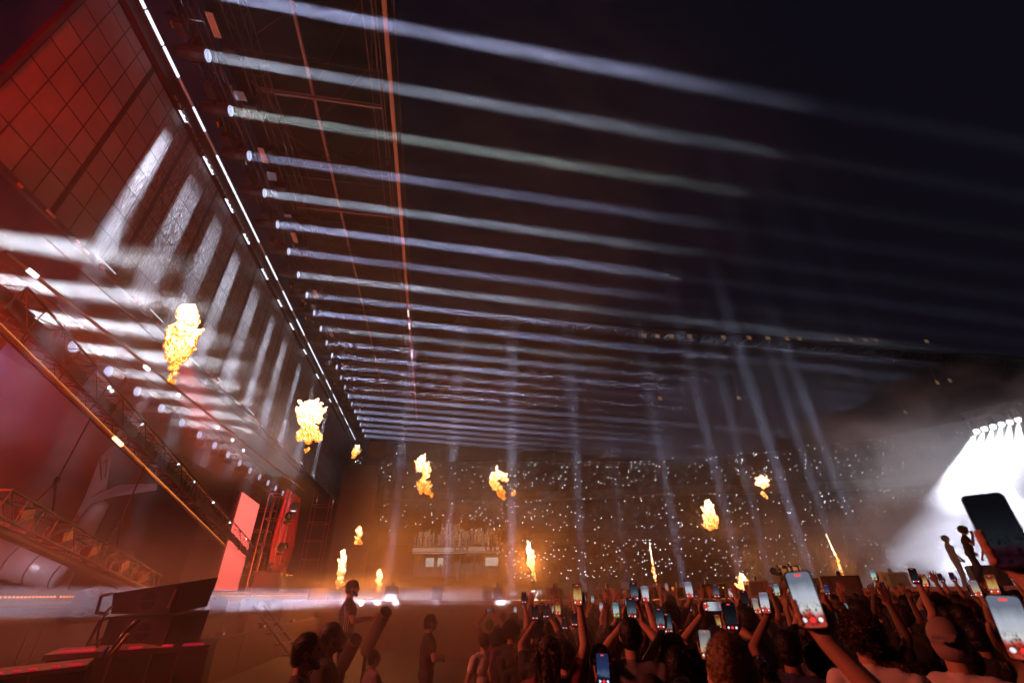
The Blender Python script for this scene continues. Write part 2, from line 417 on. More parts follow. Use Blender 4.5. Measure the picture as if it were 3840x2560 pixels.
truss('lamp_truss', (-9.25, 5, 18.7), (-9.25, 52, 18.7), .5, .5, 'dark box truss over the wall carrying the upper row of beam lights', rc=.03, matr=DSTEEL, bay=.8)
tt_ = bpy.data.objects['lamp_truss']; m = MB(); r3 = random.Random(31)
for k in range(210):
    y = r3.uniform(1, 46); x = r3.uniform(-.45, .95); z = r3.uniform(-.75, .5); L_ = r3.uniform(.08, .5)
    m.box((x, y, z), (r3.choice([.03, .05, L_]), r3.choice([.04, L_, L_]), r3.choice([.03, .05, .12])), Matrix.Rotation(r3.uniform(-.6, .6), 3, 'X'))
    if k % 3 == 0: m.path([(x, y, z), (x + .1, y + .3, z - .25), (x + .05, y + .6, z)], .012, 4)
tag(m.build('clamp', mat('clamp_metal', (.5, .5, .55), .22, .9), tt_), kind='stuff')
m = MB()
for k in range(22): m.box((-.25 + .1 * (k % 3), 2 + 2.05 * k, -.5), (.3, .5, .35), None, .03); m.box((.8, 3 + 2.05 * k, .3), (.5, .35, .4), None, .04)
tag(m.build('dimmer_box', FIX, tt_), kind='stuff')
truss('spreader_truss', (-8.1, 5, 19.6), (-8.1, 52, 19.6), .6, .6, 'second long box truss just outside the lamp truss, thick with cables', rc=.03, bay=1.0, matr=DSTEEL)
# roof frame
rf = empty('roof_frame', (-6.5, 28, 20), 'long rigged roof frame over the stage front with a salmon lit outer beam', 'roof frame')
RB = mat('salmon_lit_beam', (.62, .26, .20), .5, .1, .15, 2, emit=(1, .22, .12), es=.10)  # reddish stage light put into the beam's colour and a faint glow
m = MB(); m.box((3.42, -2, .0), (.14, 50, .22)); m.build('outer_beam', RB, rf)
m = MB()
for k in range(42): m.tube((3.36, -24 + k * 1.15, .02), (3.35, -24 + k * 1.15, .02) if False else (3.343, -24 + k * 1.15, .02), .022, n=8)
m.build('bolt_hole', BLACK, rf)
m = MB()
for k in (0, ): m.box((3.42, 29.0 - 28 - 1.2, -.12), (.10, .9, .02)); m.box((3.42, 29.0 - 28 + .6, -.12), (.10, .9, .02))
m.build('beam_glare', emat('glare_white', (1, .9, .85), 1.5), rf)  # glare on the outer beam built as glowing strips
m = MB(); m.box((.2, -1, .1), (.10, 48, .12)); m.build('middle_beam', mat('dull_salmon_lit_beam', (.40, .2, .18), .5, .1, emit=(1, .3, .25), es=.02), rf)  # weaker salmon light put into the middle beam as colour and glow
m = MB(); m.tube((3.75, -26, .0), (3.75, 20, .0), .012); m.tube((3.0, -26, .6), (3.0, 22, .6), .035); m.tube((2.8, -26, .9), (2.8, 22, .9), .05); m.tube((2.6, -26, .2), (2.6, 22, .2), .03)
m.build('edge_cable', mat('rust_pipe', (.28, .12, .09), .5, .3), rf)
m = MB(); rr = random.Random(3)
for k in range(26):
    a_ = (rr.choice([-1.9, -1.4, 2.9]), -22 + rr.random() * 40, .1); b_ = (a_[0] + rr.uniform(.5, 5) * (1 if a_[0] < 0 else -1), a_[1] + rr.uniform(-3, 8), .1 + rr.uniform(-.3, .6))
    m.tube(a_, b_, .012, n=4)
m.build('wire', mat('rust_pipe', (.28, .12, .09)), rf)
m = MB(); m.poly([(-3.6, -26, 1.6), (3.5, -26, 1.3), (3.5, 24, 1.3), (-3.6, 24, 1.6)]); m.build('roof_skin', mat('roof_skin', (.016, .010, .013), .8, 0, .4, .4), rf)
m = MB()
for k in range(15):
    y = -23 + 3.1 * k; m.tube((-2.7, y, 1.2), (3.2, y, 1.2), .05)
m.build('rafter', DSTEEL, rf)
for k in range(13):
    y = 12.0 + 3.15 * k
    if k % 2 == 0:
        t = empty('cross_bar', (-6, y, 20), 'slim steel cross bar under the roof, %s from the near end' % ORD[k // 2], 'beam', 'cross bars under the roof frame')
        m = MB(); m.box((0, 0, -.05), (5.0, .09, .12)); m.box((0, 0, .12), (5.0, .05, .05)); m.build('bar', mat('pink_steel', (.32, .22, .23), .4, .4), t)
        m = MB(); m.box((-1.5, 0, -.125), (.5, .1, .03)); m.build('clamp', STEEL, t)
    else:
        truss('cross_truss', (-9.0, y, 20), (-3.4, y, 20), .45, .7, 'lattice cross truss under the roof, %s from the near end' % ORD[k // 2], rc=.035, rb=.02, bay=.75, matr=mat('rust_truss', (.045, .03, .03), .5, .5), group='cross trusses under the roof frame')
# chain motors, cable drums hanging in the gap
for k in range(12):
    y = 9.0 + 3.6 * k
    t = empty('hoist_motor', (-9.75, y, 18.6), 'chain hoist with yellow hook beside the upper lamp truss, %s from the near end' % ORD[k], 'hoist', 'hoists along the lamp truss')
    m = MB(); m.box((0, 0, 0), (.25, .4, .3), None, .04); m.tube((0, 0, .1), (0, 0, 2.4), .012); m.build('motor', BLACK, t)
    m = MB(); m.tube((0, 0, -.18), (.05, .1, -.34), .05, .03, 8); m.build('hook', mat('yellow_paint', (.7, .45, .05), .4), t)
    m = MB(); m.box((.12, .5, -.05), (.05, .7, .06)); m.box((.2, .3, .1), (.04, .4, .04)); m.build('bracket', STEEL, t)
for k in range(9):
    y = 8.8 + 5.0 * k
    t = empty('louvre_blinder', (-8.35, y, 18.35), 'small copper toned louvred lamp beside the upper beam lights, %s from the near end' % ORD[k], 'stage light', 'louvred lamps along the upper truss')
    m = MB(); m.box((0, 0, 0), (.26, .8, .22), None, .02); m.build('case', BLACK, t)
    m = MB()
    for j in range(3): m.box((-.08 + .08 * j, 0, -.12), (.06, .74, .02))
    m.build('louvre', mat('copper', (.55, .26, .17), .4, .2, emit=(1, .4, .25), es=.08), t)

# ------------------------------------------------------------------ moving heads
LENS = emat('beam_lens', (.50, .58, 1.0), .9)
LENSR = emat('beam_lens_ring', (.8, .87, 1.0), 2.0)
def head_meshes(R, Ln):
    m = MB(); m.tube((-Ln, 0, 0), (-Ln * .55, 0, 0), R * .9, R * 1.25, 16); m.tube((-Ln * .55, 0, 0), (-.02, 0, 0), R * 1.25, R * 1.12, 16); m.box((-Ln * .62, 0, 0), (Ln * .5, R * 1.7, R * 2.0), None, R * .3)
    body = m.me('head_body', FIX)
    m = MB(); m.tube((-.012, 0, 0), (-.004, 0, 0), R, R, 20); lens = m.me('lens', LENS)
    m = MB(); bmesh.ops.create_cone(m.bm, segments=24, radius1=R * 1.0, radius2=R * 1.0, depth=.01, cap_ends=False, matrix=Matrix.Rotation(math.pi / 2, 4, 'Y')); 
    bmesh.ops.create_cone(m.bm, segments=24, radius1=R * .55, radius2=R * .55, depth=.01, cap_ends=False, matrix=Matrix.Rotation(math.pi / 2, 4, 'Y'))
    ring = m.me('lens_ring', LENSR)
    m = MB(); s_ = R * 1.45
    m.box((-Ln * .5, -s_, R * .9), (.16, .05, R * 3.6), None, .015); m.box((-Ln * .5, s_, R * .9), (.16, .05, R * 3.6), None, .015); m.box((-Ln * .5, 0, R * 2.7), (.3, s_ * 2.1, R * 1.0), None, .03)
    yoke = m.me('yoke', FIX)
    m = MB(); m.path([(-Ln * .4, s_ + .04, R * 2.7), (-Ln * .6, s_ + .1, 0), (-Ln * .8, s_, R * 2.4)], .012); m.box((-Ln * .62, -R * .87, R * .3), (Ln * .4, .012, .03)); trim = m.me('trim', STEEL)
    return body, lens, ring, yoke, trim
def moving_head(name, p, R, Ln, meshes, lab, grp, dirv, energy, col, spread, lamp=True):
    t = empty(name, p, lab, 'stage light', grp)
    d = Vector(dirv).normalized(); t.rotation_euler = (0, math.asin(-d.z), math.atan2(d.y, d.x))
    bo, le, ri, yo, tr = meshes
    link('body', bo, t); link('lens', le, t); link('lens_ring', ri, t); (link('yoke', yo, t), link('trim', tr, t)) if name != 'floor_beam_light' else link('foot', FOOT, t)
    if lamp:
        l = bpy.data.lights.new('beam_lamp', 'AREA'); l.shape = 'DISK'; l.size = R * 1.9; l.spread = math.radians(spread); l.energy = energy; l.color = col
        o = bpy.data.objects.new('beam_lamp', l); COL.objects.link(o); o.parent = t; o.location = (.004, 0, 0); o.rotation_euler = (0, math.radians(-90), 0)
    return t
HM = head_meshes(.19, 1.0)
WORD = ['nearest'] + ORD[1:]
for k in range(24):
    y = 7.7 + 2.0 * k
    if y > 53: break
    c = [(.60, .64, 1.0), (.66, .74, .92), (.62, .66, 1.0)][k % 3 if k < 12 else 0]; e = [1.0, .75, 1.15, .6, .9, 1.25, .7][k % 7]
    if k == 2: c = (.68, .80, .78); e = .62
    moving_head('beam_light', (-8.8, y, 18.0), .19, 1.0, HM, '%s light from the near end in the upper row of straight pale beams' % WORD[k],
                'upper row of beam lights', (1, 0, -.04), BE_TOP * e, c, 1.5)
HL = head_meshes(.20, 1.0)
REDRIM = mat('red_rim', (.4, .05, .05), .3)
for k in range(18):
    y = 9.9 + 1.98 * k
    if k >= 18: break
    moving_head('strobe_beam_light', (-13.07, y, 9.72 - .006 * k), .2, 1.0, HL, '%s light from the near end in the lower row of widening smoky beams' % WORD[k],
                'lower row of beam lights', (1, -.03, -.09), BE_LOW * (2.0 if k < 4 else 1.2 if k < 8 else .45), (.86, .9, .98), 6.0)
truss('lower_lamp_truss', (-13.6, 6, 10.5), (-13.6, 46, 10.1), .5, .5, 'dark long truss holding the lower row of beam lights', rc=.03, bay=1.0, matr=mat('rust_truss', (.045, .03, .03)))
# lower roof edge bar
t = empty('lower_light_bar', (-10, 10, 8.7), 'long copper toned bar with a few white dots running beneath the video wall', 'light bar')
A_ = PX(20, 945, -10) - Vector((-10, 10, 8.7)); B_ = PX(1140, 1838, -10) - Vector((-10, 10, 8.7))
m = MB(); m.tube(A_, B_, .045, n=8); m.tube(A_ + Vector((.5, 0, .55)), B_ + Vector((.5, 0, .5)), .012, n=5); m.build('bar', mat('copper_bar', (.13, .05, .035), .4, .3, emit=(1, .25, .15), es=.02), t)  # faint orange glow put into the bar material
m = MB()
for px, py in ((115, 1024), (540, 1375), (550, 1383), (665, 1480), (813, 1603), (868, 1650), (910, 1688)):
    q = PX(px, py, -10) - Vector((-10, 10, 8.7)); m.box(q + Vector((.04, 0, 0)), (.06, .28 if px == 115 else .12, .09))
m.build('white_dot', emat('dot_white', (.8, .95, 1), 4), t)
# sloping trusses with led strips
RT = mat('rust_truss', (.045, .03, .03))
c0 = PX(-60, 1165, -11); c1 = PX(925, 2127, -11); c2 = PX(320, 1352, -11); c3 = PX(982, 2087, -11)
dC = (c1 - c0).normalized()
t = truss('sloping_truss', c0 + Vector((.1, 0, .45)), c1 + Vector((.1, .3, .45)), .7, .75, 'long sloping truss edged with amber dots, low end crossing the red screen', rc=.03, rb=.016, bay=.8, matr=RT)
def rel(o): return lambda v: Vector(v) - o.location
r_ = rel(t)
m = MB(); m.tube(r_(c0), r_(c1), .055, n=8); m.build('lower_strip', mat('copper_bar', (.42, .16, .11)), t)
m = MB(); n_ = 330
for k in range(n_):
    q = c0.lerp(c1, k / n_)
    if k / n_ < .80: m.box(r_(q + Vector((.06, 0, .02))), (.015, .018, .018))
tag(m.build('amber_led_row', emat('amber_led', (1, .33, .06), 2.6), t), kind='stuff')
q0 = PX(418, 1640, -11); q1 = PX(447, 1668, -11)
m = MB(); m.tube(r_(q0 + Vector((.08, 0, 0))), r_(q1 + Vector((.08, 0, 0))), .06); m.build('hot_segment', emat('hot_amber', (1, .62, .2), 5), t)
u0 = PX(360, 1395, -11); 
m = MB(); m.tube(r_(u0), r_(c3), .045, n=8); m.build('upper_strip', mat('copper_bar', (.42, .16, .11)), t)
m = MB()
for px, py in ((408, 1452), (419, 1466), (536, 1591), (671, 1740), (730, 1805), (800, 1882), (863, 1958), (922, 2020)):
    q = PX(px, py, -10.95); m.box(r_(q), (.06, .1, .08))
m.build('white_dot', emat('dot_white', (.8, .95, 1), 4), t)
m = MB(); 
for k in range(60):
    q = c0.lerp(c1, k / 60) + Vector((.0, 0, .55)); m.box(r_(q), (.25, rnd.uniform(.5, .7), rnd.uniform(.24, .34)))
m.build('cable_pack', BLACK, t)
d0 = PX(-40, 1880, -9); d1 = PX(560, 2186, -9)
t = truss('low_silver_truss', d0, d1, .5, .5, 'bright silver truss sloping down to the left of the stage deck', rc=.026, rb=.013, bay=.55, matr=mat('bright_alu', (.09, .09, .11), .35, .8))
r_ = rel(t)
m = MB(); m.tube(r_(d0 + Vector((0, 0, -.38))), r_(d1 + Vector((0, 0, -.34))), .10, n=10); m.build('cable_sleeve', mat('sleeve', (.035, .028, .035), .5), t)
for k, f in enumerate((.12, .33, .5, .72, .9)):
    q = d0.lerp(d1, f) + Vector((.05, 0, .05))
    tt = empty('truss_blinder', q, 'small orange fronted blinder lamp clamped in the low silver truss, %s down the slope' % ORD[k], 'stage light', 'blinders in the low silver truss')
    MB().box((0, 0, 0), (.26, .34, .24), Matrix.Rotation(.3, 3, 'X'), .02).build('case', BLACK, tt)
    MB().box((.14, -.02, -.02), (.02, .3, .2), Matrix.Rotation(.3, 3, 'X')).build('front_panel', mat('orange_panel', (.35, .12, .06), .5, 0, emit=(1, .3, .12), es=.05), tt)
for k, f in enumerate((.2, .62)):
    q = d0.lerp(d1, f)
    tt = empty('rigging_sling', q + Vector((0, 0, .2)), 'black sling and shackle rising from the low silver truss, %s one' % ('left' if k == 0 else 'right'), 'sling')
    m = MB(); m.path([(0, -.35, .1), (0, 0, .75), (0, .35, .1)], .025); m.path([(0, 0, .75), (.0, .1, 2.4)], .018); m.ell((0, 0, .78), (.06, .09, .1)); m.build('sling', BLACK, tt)

# ------------------------------------------------------------------ floor beam lights along the stage front
HF = head_meshes(.20, .5)
m = MB(); m.box((-.3, 0, -.26), (.34, .34, .10), None, .02); FOOT = m.me('foot', FIX)
for k, (px, py) in enumerate([(410, 2255), (835, 2267), (955, 2267), (1042, 2267)]):
    q = PX(px, py, -5.72)
    moving_head('floor_beam_light', q, .2, .5, HF, '%s floor light from the near end on the stage edge, beam lying level' % WORD[k],
                'floor lights along the stage edge', (.50, .87, (.004, .004, .008, .012)[k]), BE_FLOOR, (.72, .74, 1.0), 2.0)
q = PX(-330, 2262, -5.72)
moving_head('floor_beam_light', q, .2, .5, HF, 'floor light on the stage edge beyond the left side of the picture, its beam reaching in', 'floor lights along the stage edge', (.57, .82, -.003), BE_FLOOR * .7, (.72, .74, 1.0), 2.0)

# small downlight by the curtain
q = P(1100, 1915, 26)
t = moving_head('curtain_downlight', q, .14, .5, head_meshes(.14, .5), 'small lamp throwing a white cone straight down in front of the crimson curtain', None, (0.02, -.05, -1), 0, (1, 1, 1), 10, lamp=False)
spot('downlight_lamp', q + Vector((0, 0, -.05)), (.02, -.05, -1), 900, (.9, .85, .95), 26, .1, .4)

# ------------------------------------------------------------------ jet aeroplane prop
AL = mat('plane_paint', (.55, .46, .44), .4, .1, .12, .5); AD = mat('plane_mark', (.08, .06, .07), .6)
ap = empty('aeroplane', (-22, 31, 3), 'dusty beige airliner prop with swept tail parked at the rear of the stage', 'aeroplane')
r_ = rel(ap)
m = MB()
fa = P(210, 2075, 32); fb = P(345, 1905, 33)
m.slab([r_(P(425, 1675, 30)), r_(P(397, 1838, 30)), r_(P(330, 1900, 30)), r_(P(283, 1955, 30)), r_(P(330, 1862, 30)), r_(P(388, 1712, 30))], (-.25, .1, 0)); m.build('tail_fin', AL, ap)
m = MB()
z0 = [(375, 1718), (386, 1735), (390, 1765), (402, 1722), (394, 1790), (380, 1800)]
for a_, b_ in ((0, 5), (3, 1), (3, 4)):
    pa = P(*z0[a_], 29.95); pb = P(*z0[b_], 29.95); m.tube(r_(pa), r_(pb), .07, .03, 4)
m.build('tail_emblem', AD, ap)
m = MB(); m.slab([r_(P(335, 1868, 29.5)), r_(P(450, 1815, 29)), r_(P(590, 1812, 27)), r_(P(588, 1828, 27)), r_(P(430, 1852, 28.6)), r_(P(335, 1878, 29.5))], (0, .1, -.12)); m.build('tailplane', AL, ap)
m = MB(); m.cap(r_(P(370, 1900, 31)), r_(P(150, 2230, 30)), .5, 1.25, 20, 5); m.build('fuselage', AL, ap, True)
eng = MB(); e0 = P(-60, 2060, 23); e1 = P(240, 2150, 23.5)
eng.tube(r_(e0), r_(e1), 1.15, .75, 28); EN = eng.build('engine', mat('engine_skin', (.4, .36, .38), .35, .2), ap, True)
m = MB(); ax = (e1 - e0).normalized()
for f in (.15, .42, .68, .97):
    c = r_(e0.lerp(e1, f)); rr_ = 1.15 + (.75 - 1.15) * f + .02; m.tube(c, c + ax * .07, rr_, rr_ - .005, 28)
m.build('engine_band', mat('bright_alu', (.62, .62, .66)), ap)

# ------------------------------------------------------------------ far stands
def sd(az): return Vector((math.sin(math.radians(az)), math.cos(math.radians(az)), 0))
def R0(az): return 100 + 30 * (az - 8) / 43 if az > 8 else 100 + 4 * (8 - az) / 20
def zf(az): return 1 - .16 * max(0, (az - 28) / 23)
SEAT = mat('stand_seats', (.05, .042, .05), .8, 0, .5, 3, bump=.4); CONC = mat('stand_concrete', (.12, .10, .11), .8, 0, .3, .4)
st = empty('grandstand', sd(25) * 110, 'huge dark three tier grandstand across the far side, full of tiny phone lights', 'grandstand')
r_ = lambda v: Vector(v) - st.location
TIER = {'lower_tier': (0, 14, .012, .086), 'middle_tier': (15, 25, .104, .172), 'upper_tier': (23, 37, .188, .268)}
azs = [-26 + 2.0 * i for i in range(60)]
for nm, (ra, rb_, qa, qb) in TIER.items():
    m = MB(); rows = 14
    for i in range(len(azs) - 1):
        for k in range(rows):
            def pt(az, f, zz): 
                R = R0(az) + ra + (rb_ - ra) * f; return sd(az) * R + Vector((0, 0, H + (R0(az) + ra + (rb_ - ra) * zz) * (qa + (qb - qa) * zz) * zf(az)))
            f0, f1 = k / rows, (k + 1) / rows
            a0, a1 = azs[i], azs[i + 1]
            m.poly([r_(pt(a0, f0, f0)), r_(pt(a1, f0, f0)), r_(pt(a1, f0, f1)), r_(pt(a0, f0, f1))])
            m.poly([r_(pt(a0, f0, f1)), r_(pt(a1, f0, f1)), r_(pt(a1, f1, f1)), r_(pt(a0, f1, f1))])
    m.build(nm, SEAT, st)
    m = MB()
    for i in range(len(azs) - 1):
        a0, a1 = azs[i], azs[i + 1]; R_a = R0(a0) + ra - .4; R_b = R0(a1) + ra - .4
        za = H + (R0(a0) + ra) * qa * zf(a0); zb = H + (R0(a1) + ra) * qa * zf(a1)
        m.slab([r_(sd(a0) * R_a + Vector((0, 0, za - 1.6))), r_(sd(a1) * R_b + Vector((0, 0, zb - 1.6))), r_(sd(a1) * R_b + Vector((0, 0, zb + .6))), r_(sd(a0) * R_a + Vector((0, 0, za + .6)))], sd(a0) * .3)
    m.build('fascia', CONC, st)
m = MB()
for i in range(len(azs) - 1):
    a0, a1 = azs[i], azs[i + 1]
    m.poly([r_(sd(a0) * (R0(a0) + 38) + Vector((0, 0, 0))), r_(sd(a1) * (R0(a1) + 38) + Vector((0, 0, 0))), r_(sd(a1) * (R0(a1) + 38) + Vector((0, 0, 44))), r_(sd(a0) * (R0(a0) + 38) + Vector((0, 0, 44)))])
m.build('rear_wall', CONC, st)
# roof of the stadium: straight inner rim
ro = empty('stadium_roof', (50, 66, 45), 'dark stadium roof with a straight inner rim and dim paired lamps far above the stands', 'roof')
RF = mat('roof_steel', (.016, .012, .011), .6, .3, .3, .3)
m = MB(); m.poly([(-60, 0, .8), (110, 0, .8), (150, 90, -9), (-60, 75, -9)]); m.build('roof_sheet', mat('roof_sheet', (.006, .005, .006), 1, 0, .4, .1, spec=0), ro)
m = MB(); m.tube((-60, 0, 0), (110, 0, 0), .35); m.tube((-60, 1.8, -1.2), (110, 1.8, -1.2), .3); 
for k in range(43): m.tube((-60 + k * 4, 0, 0), (-58 + k * 4, 1.8, -1.2), .12); m.tube((-58 + k * 4, 1.8, -1.2), (-56 + k * 4, 0, 0), .12)
for k in range(12):
    x = -55 + 14 * k; m.tube((x, 0, -.4), (x, 3, -1.4), .15)
m.build('roof_lattice', RF, ro)
FL = emat('dim_amber_panel', (1, .55, .22), .22)
fm = MB()
for j in range(2):
    for i in range(3): fm.box((0, .0, -.28 + .28 * i), (.9, .05, .12)) if j == 0 else None
fm = fm.me('floodlight', FL)
for k, px in enumerate([2415, 2465, 2517, 2586, 2713, 2810, 2880, 2952, 2999, 3140, 3190, 3245, 3285, 3475]):
    py = 1258 + (px - 2415) * .02; q = PY(px, py, 66.5 - .9)
    tag(link('roof_floodlight', fm, None, q), 'dim amber three bar floodlight hanging on the stadium roof rim, %s from the left' % ORD[k], 'floodlight', 'dim floodlights along the stadium roof')
for k, (px, py) in enumerate([(2475, 1493), (2770, 1492), (3515, 1434), (3562, 1426), (3395, 1545)]):
    q = P(px, py, 96); tag(link('catwalk_floodlight', fm, None, q), 'dim amber floodlight hanging lower beneath the stadium roof, %s from the left' % ORD[k], 'floodlight', 'lower dim floodlights under the roof')
    m = MB(); m.tube(q + Vector((0, .1, 0)), q + Vector((0, .1, 8)), .05); tag(m.build('hanging_rod', RF), 'thin rod from which the lower floodlight hangs, %s from the left' % ORD[k], 'rod')

# phone lights of the audience in the stands
pr = random.Random(11); lights = []
for nm, cnt in (('upper_tier', 620), ('middle_tier', 420), ('lower_tier', 560)):
    ra, rb_, qa, qb = TIER[nm]; blobs = [(pr.uniform(-8, 62), pr.random()) for _ in range(46)]
    for i in range(cnt):
        if pr.random() < .3:
            bz = pr.choice(blobs); az = pr.gauss(bz[0], 3); f = pr.gauss(bz[1], .25) % 1.0
        else: az = pr.uniform(-12, 62); f = pr.random()
        if az < 3 and (nm == 'lower_tier' or pr.random() < .45): continue
        if az < 6 and nm == 'lower_tier' and pr.random() < .5: continue
        R = R0(az) + ra + (rb_ - ra) * f; z = H + R * (qa + (qb - qa) * f) * zf(az) + 1.1
        lights.append((sd(az) * (R - .6) + Vector((0, 0, z)), R))
pr.shuffle(lights)
PHL = emat('phone_torch', (.86, .95, 1.0), 11)
def octa(m, c, r):
    c = Vector(c); v = [m.bm.verts.new(c + Vector(d) * r) for d in ((1, 0, 0), (0, 1, 0), (-1, 0, 0), (0, -1, 0), (0, 0, 1.2), (0, 0, -1.0))]
    for i in range(4): m.bm.faces.new((v[i], v[(i + 1) % 4], v[4])); m.bm.faces.new((v[(i + 1) % 4], v[i], v[5]))
m = MB(); octa(m, (0, 0, 0), .075); om = m.me('phone_light', PHL)
lights.sort(key=lambda q: q[1] + pr.random() * 60)
for p, R in lights[:300]:
    o = tag(link('phone_light', om, None, p), 'tiny white phone torch held up by a spectator in the dark grandstand', 'phone light', 'phone torches in the grandstand')
    s_ = pr.uniform(.6, 1.25); o.scale = (s_, s_, s_)
m = MB()
for p, R in lights[300:]: octa(m, p, .075 * pr.uniform(.5, 1.2))
tag(m.build('phone_lights_far', PHL), 'sea of more tiny white phone torches in the dark grandstand', kind='stuff')

# lit terrace with spectators
L0 = P(1548, 2052, 88); L1 = P(1875, 2040, 88); L1.z = L0.z
dx = (L1 - L0); LN = dx.length; dx.normalize(); nrm = Vector((dx.y, -dx.x, 0)).normalized()
if nrm.dot(-L0) < 0: nrm = -nrm
t = empty('lit_terrace', L0, 'floodlit balcony terrace with white front band and glass doors packed with spectators', 'terrace')
Rm = Matrix((dx, -nrm, Vector((0, 0, 1)))).transposed()
def lb(m, c, d): m.box(Rm @ Vector(c), d, Rm)
WH = mat('terrace_white', (.75, .72, .66), .6)
m = MB(); lb(m, (LN / 2, 0, -.45), (LN, .3, .75)); lb(m, (LN / 2, .4, -1.05), (LN, 1.2, .18)); m.build('front_band', WH, t)
m = MB()
for k in range(26): lb(m, (LN * k / 25, -.1, .55), (.05, .05, 1.1))
lb(m, (LN / 2, -.1, 1.1), (LN, .06, .06)); lb(m, (LN / 2, -.1, .6), (LN, .04, .04)); m.build('railing', GREY, t)
m = MB()
for k in range(6): lb(m, (LN / 2, 1.2 + 1.6 * k, .0 + .75 * k), (LN, 1.6, .3))
m.build('seat_step', CONC, t)
m = MB()
for k in range(7): lb(m, (1 + LN / 6.3 * k, 1.6, -3.0), (.5, .4, 3.4))
lb(m, (LN / 2, 2.2, -3.2), (LN, .2, 3.8)); m.build('lower_facade', mat('facade', (.32, .28, .25), .7), t)
m = MB(); 
for a_, b_ in ((2.6, 4.2), (5.0, 6.0), (14.5, 17.0)): lb(m, ((a_ + b_) / 2, 1.3, -2.6), (b_ - a_, .1, 1.5))
m.build('lit_window', emat('window_glow', (.85, .9, .8), .8), t)
for k, s_ in enumerate(('93', '92', '91', '90')):
    c = bpy.data.curves.new('row_sign', 'FONT'); c.body = s_; c.size = .7; c.align_x = 'CENTER'
    to = bpy.data.objects.new('tmp', c); COL.objects.link(to); bpy.context.view_layer.update()
    me = bpy.data.meshes.new_from_object(to.evaluated_get(bpy.context.evaluated_depsgraph_get())); bpy.data.objects.remove(to)
    x = LN * (.52, .60, .87, .97)[k]
    m = MB(); lb(m, (x, -.17, -.4), (1.3, .04, .7)); bx = m.build('block_sign', BLACK, t)
    me.materials.clear(); me.materials.append(emat('sign_text', (1, 1, 1), .9))
    so = link('block_number', me, bx, Rm @ Vector((x, -.2, -.64))); so.rotation_euler = (Rm @ Matrix.Rotation(math.pi / 2, 3, 'X')).to_euler()
def spectator_mesh():
    m = MB(); m.ell((0, 0, 1.6), (.11, .12, .14), n=8, m=6); m.cap((0, 0, .95), (0, 0, 1.35), .16, .2, 8, 3)
    m.cap((-.08, 0, .1), (-.08, 0, .9), .07, .1, 6, 2); m.cap((.08, 0, .1), (.08, 0, .9), .07, .1, 6, 2); return m
sm = []
SC = [(.7, .66, .6), (.05, .05, .06), (.5, .42, .38), (.1, .12, .3), (.6, .35, .08), (.3, .28, .3), (.04, .04, .05)]
for v in range(7):
    m = spectator_mesh()
    if v % 2: m.cap((.2, 0, 1.38), (.28, .1, 1.75), .05, .04, 6, 2); m.cap((.28, .1, 1.75), (.2, .05, 2.0), .04, .04, 6, 2)
    if v % 3 == 0: m.cap((-.2, 0, 1.38), (-.3, .1, 1.8), .05, .04, 6, 2); m.cap((-.3, .1, 1.8), (-.2, .05, 2.05), .04, .04, 6, 2)
    sm.append(m.me('spectator', mat('spectator_cloth_%d' % v, SC[v], .8)))
crowd_m = MB(); NT = 0
for i in range(170):
    k = int(pr.random() ** 1.4 * 6) if i > 10 else 0; f = pr.random()
    if abs(f - .33) > .13 and k > 3: k = int(pr.random() * 3)
    p = L0 + Rm @ Vector((f * LN, 1.0 + 1.6 * k, .15 + .75 * k))
    if k > 0 and NT >= 0 and i > 24:
        me_ = sm[i % 7]; tb = bmesh.new(); tb.from_mesh(me_); tb.transform(Matrix.Translation(p)); tm = bpy.data.meshes.new('t'); tb.to_mesh(tm); tb.free(); crowd_m.bm.from_mesh(tm); continue
    o = tag(link('person', sm[i % 7], None, p), 'small spectator standing on the floodlit terrace of the far stand', 'person', 'spectators on the lit terrace'); o.rotation_euler = (0, 0, pr.uniform(0, 6.3))
tag(crowd_m.build('terrace_crowd', mat('spectator_cloth_2', (.5, .42, .38), .8)), kind='stuff')
for i in range(14):
    p = L0 + Rm @ Vector((pr.uniform(.3, 1.02) * LN, -.5 - pr.random() * 2.4, -4.4 - pr.random() * 1.6))
    o = tag(link('person', sm[pr.randrange(7)], None, p), 'small spectator with raised arms below the floodlit terrace', 'person', 'spectators below the lit terrace'); o.rotation_euler = (0, 0, pr.uniform(0, 6.3))
sp = L0 + dx * LN * .42 + nrm * 22 + Vector((0, 0, 14))
tl = empty('terrace_floodlight', sp, 'white floodlight hung in front of the lit terrace', 'floodlight')
MB().tube((0, 0, 0), (0, 0, .5), .3, .2, 12).build('housing', BLACK, tl)
spot('terrace_lamp', sp + Vector((0, 0, -.1)), (L0 + dx * LN * .42) - sp, 15000, (1, .93, .82), 42, .2, .5, tl)

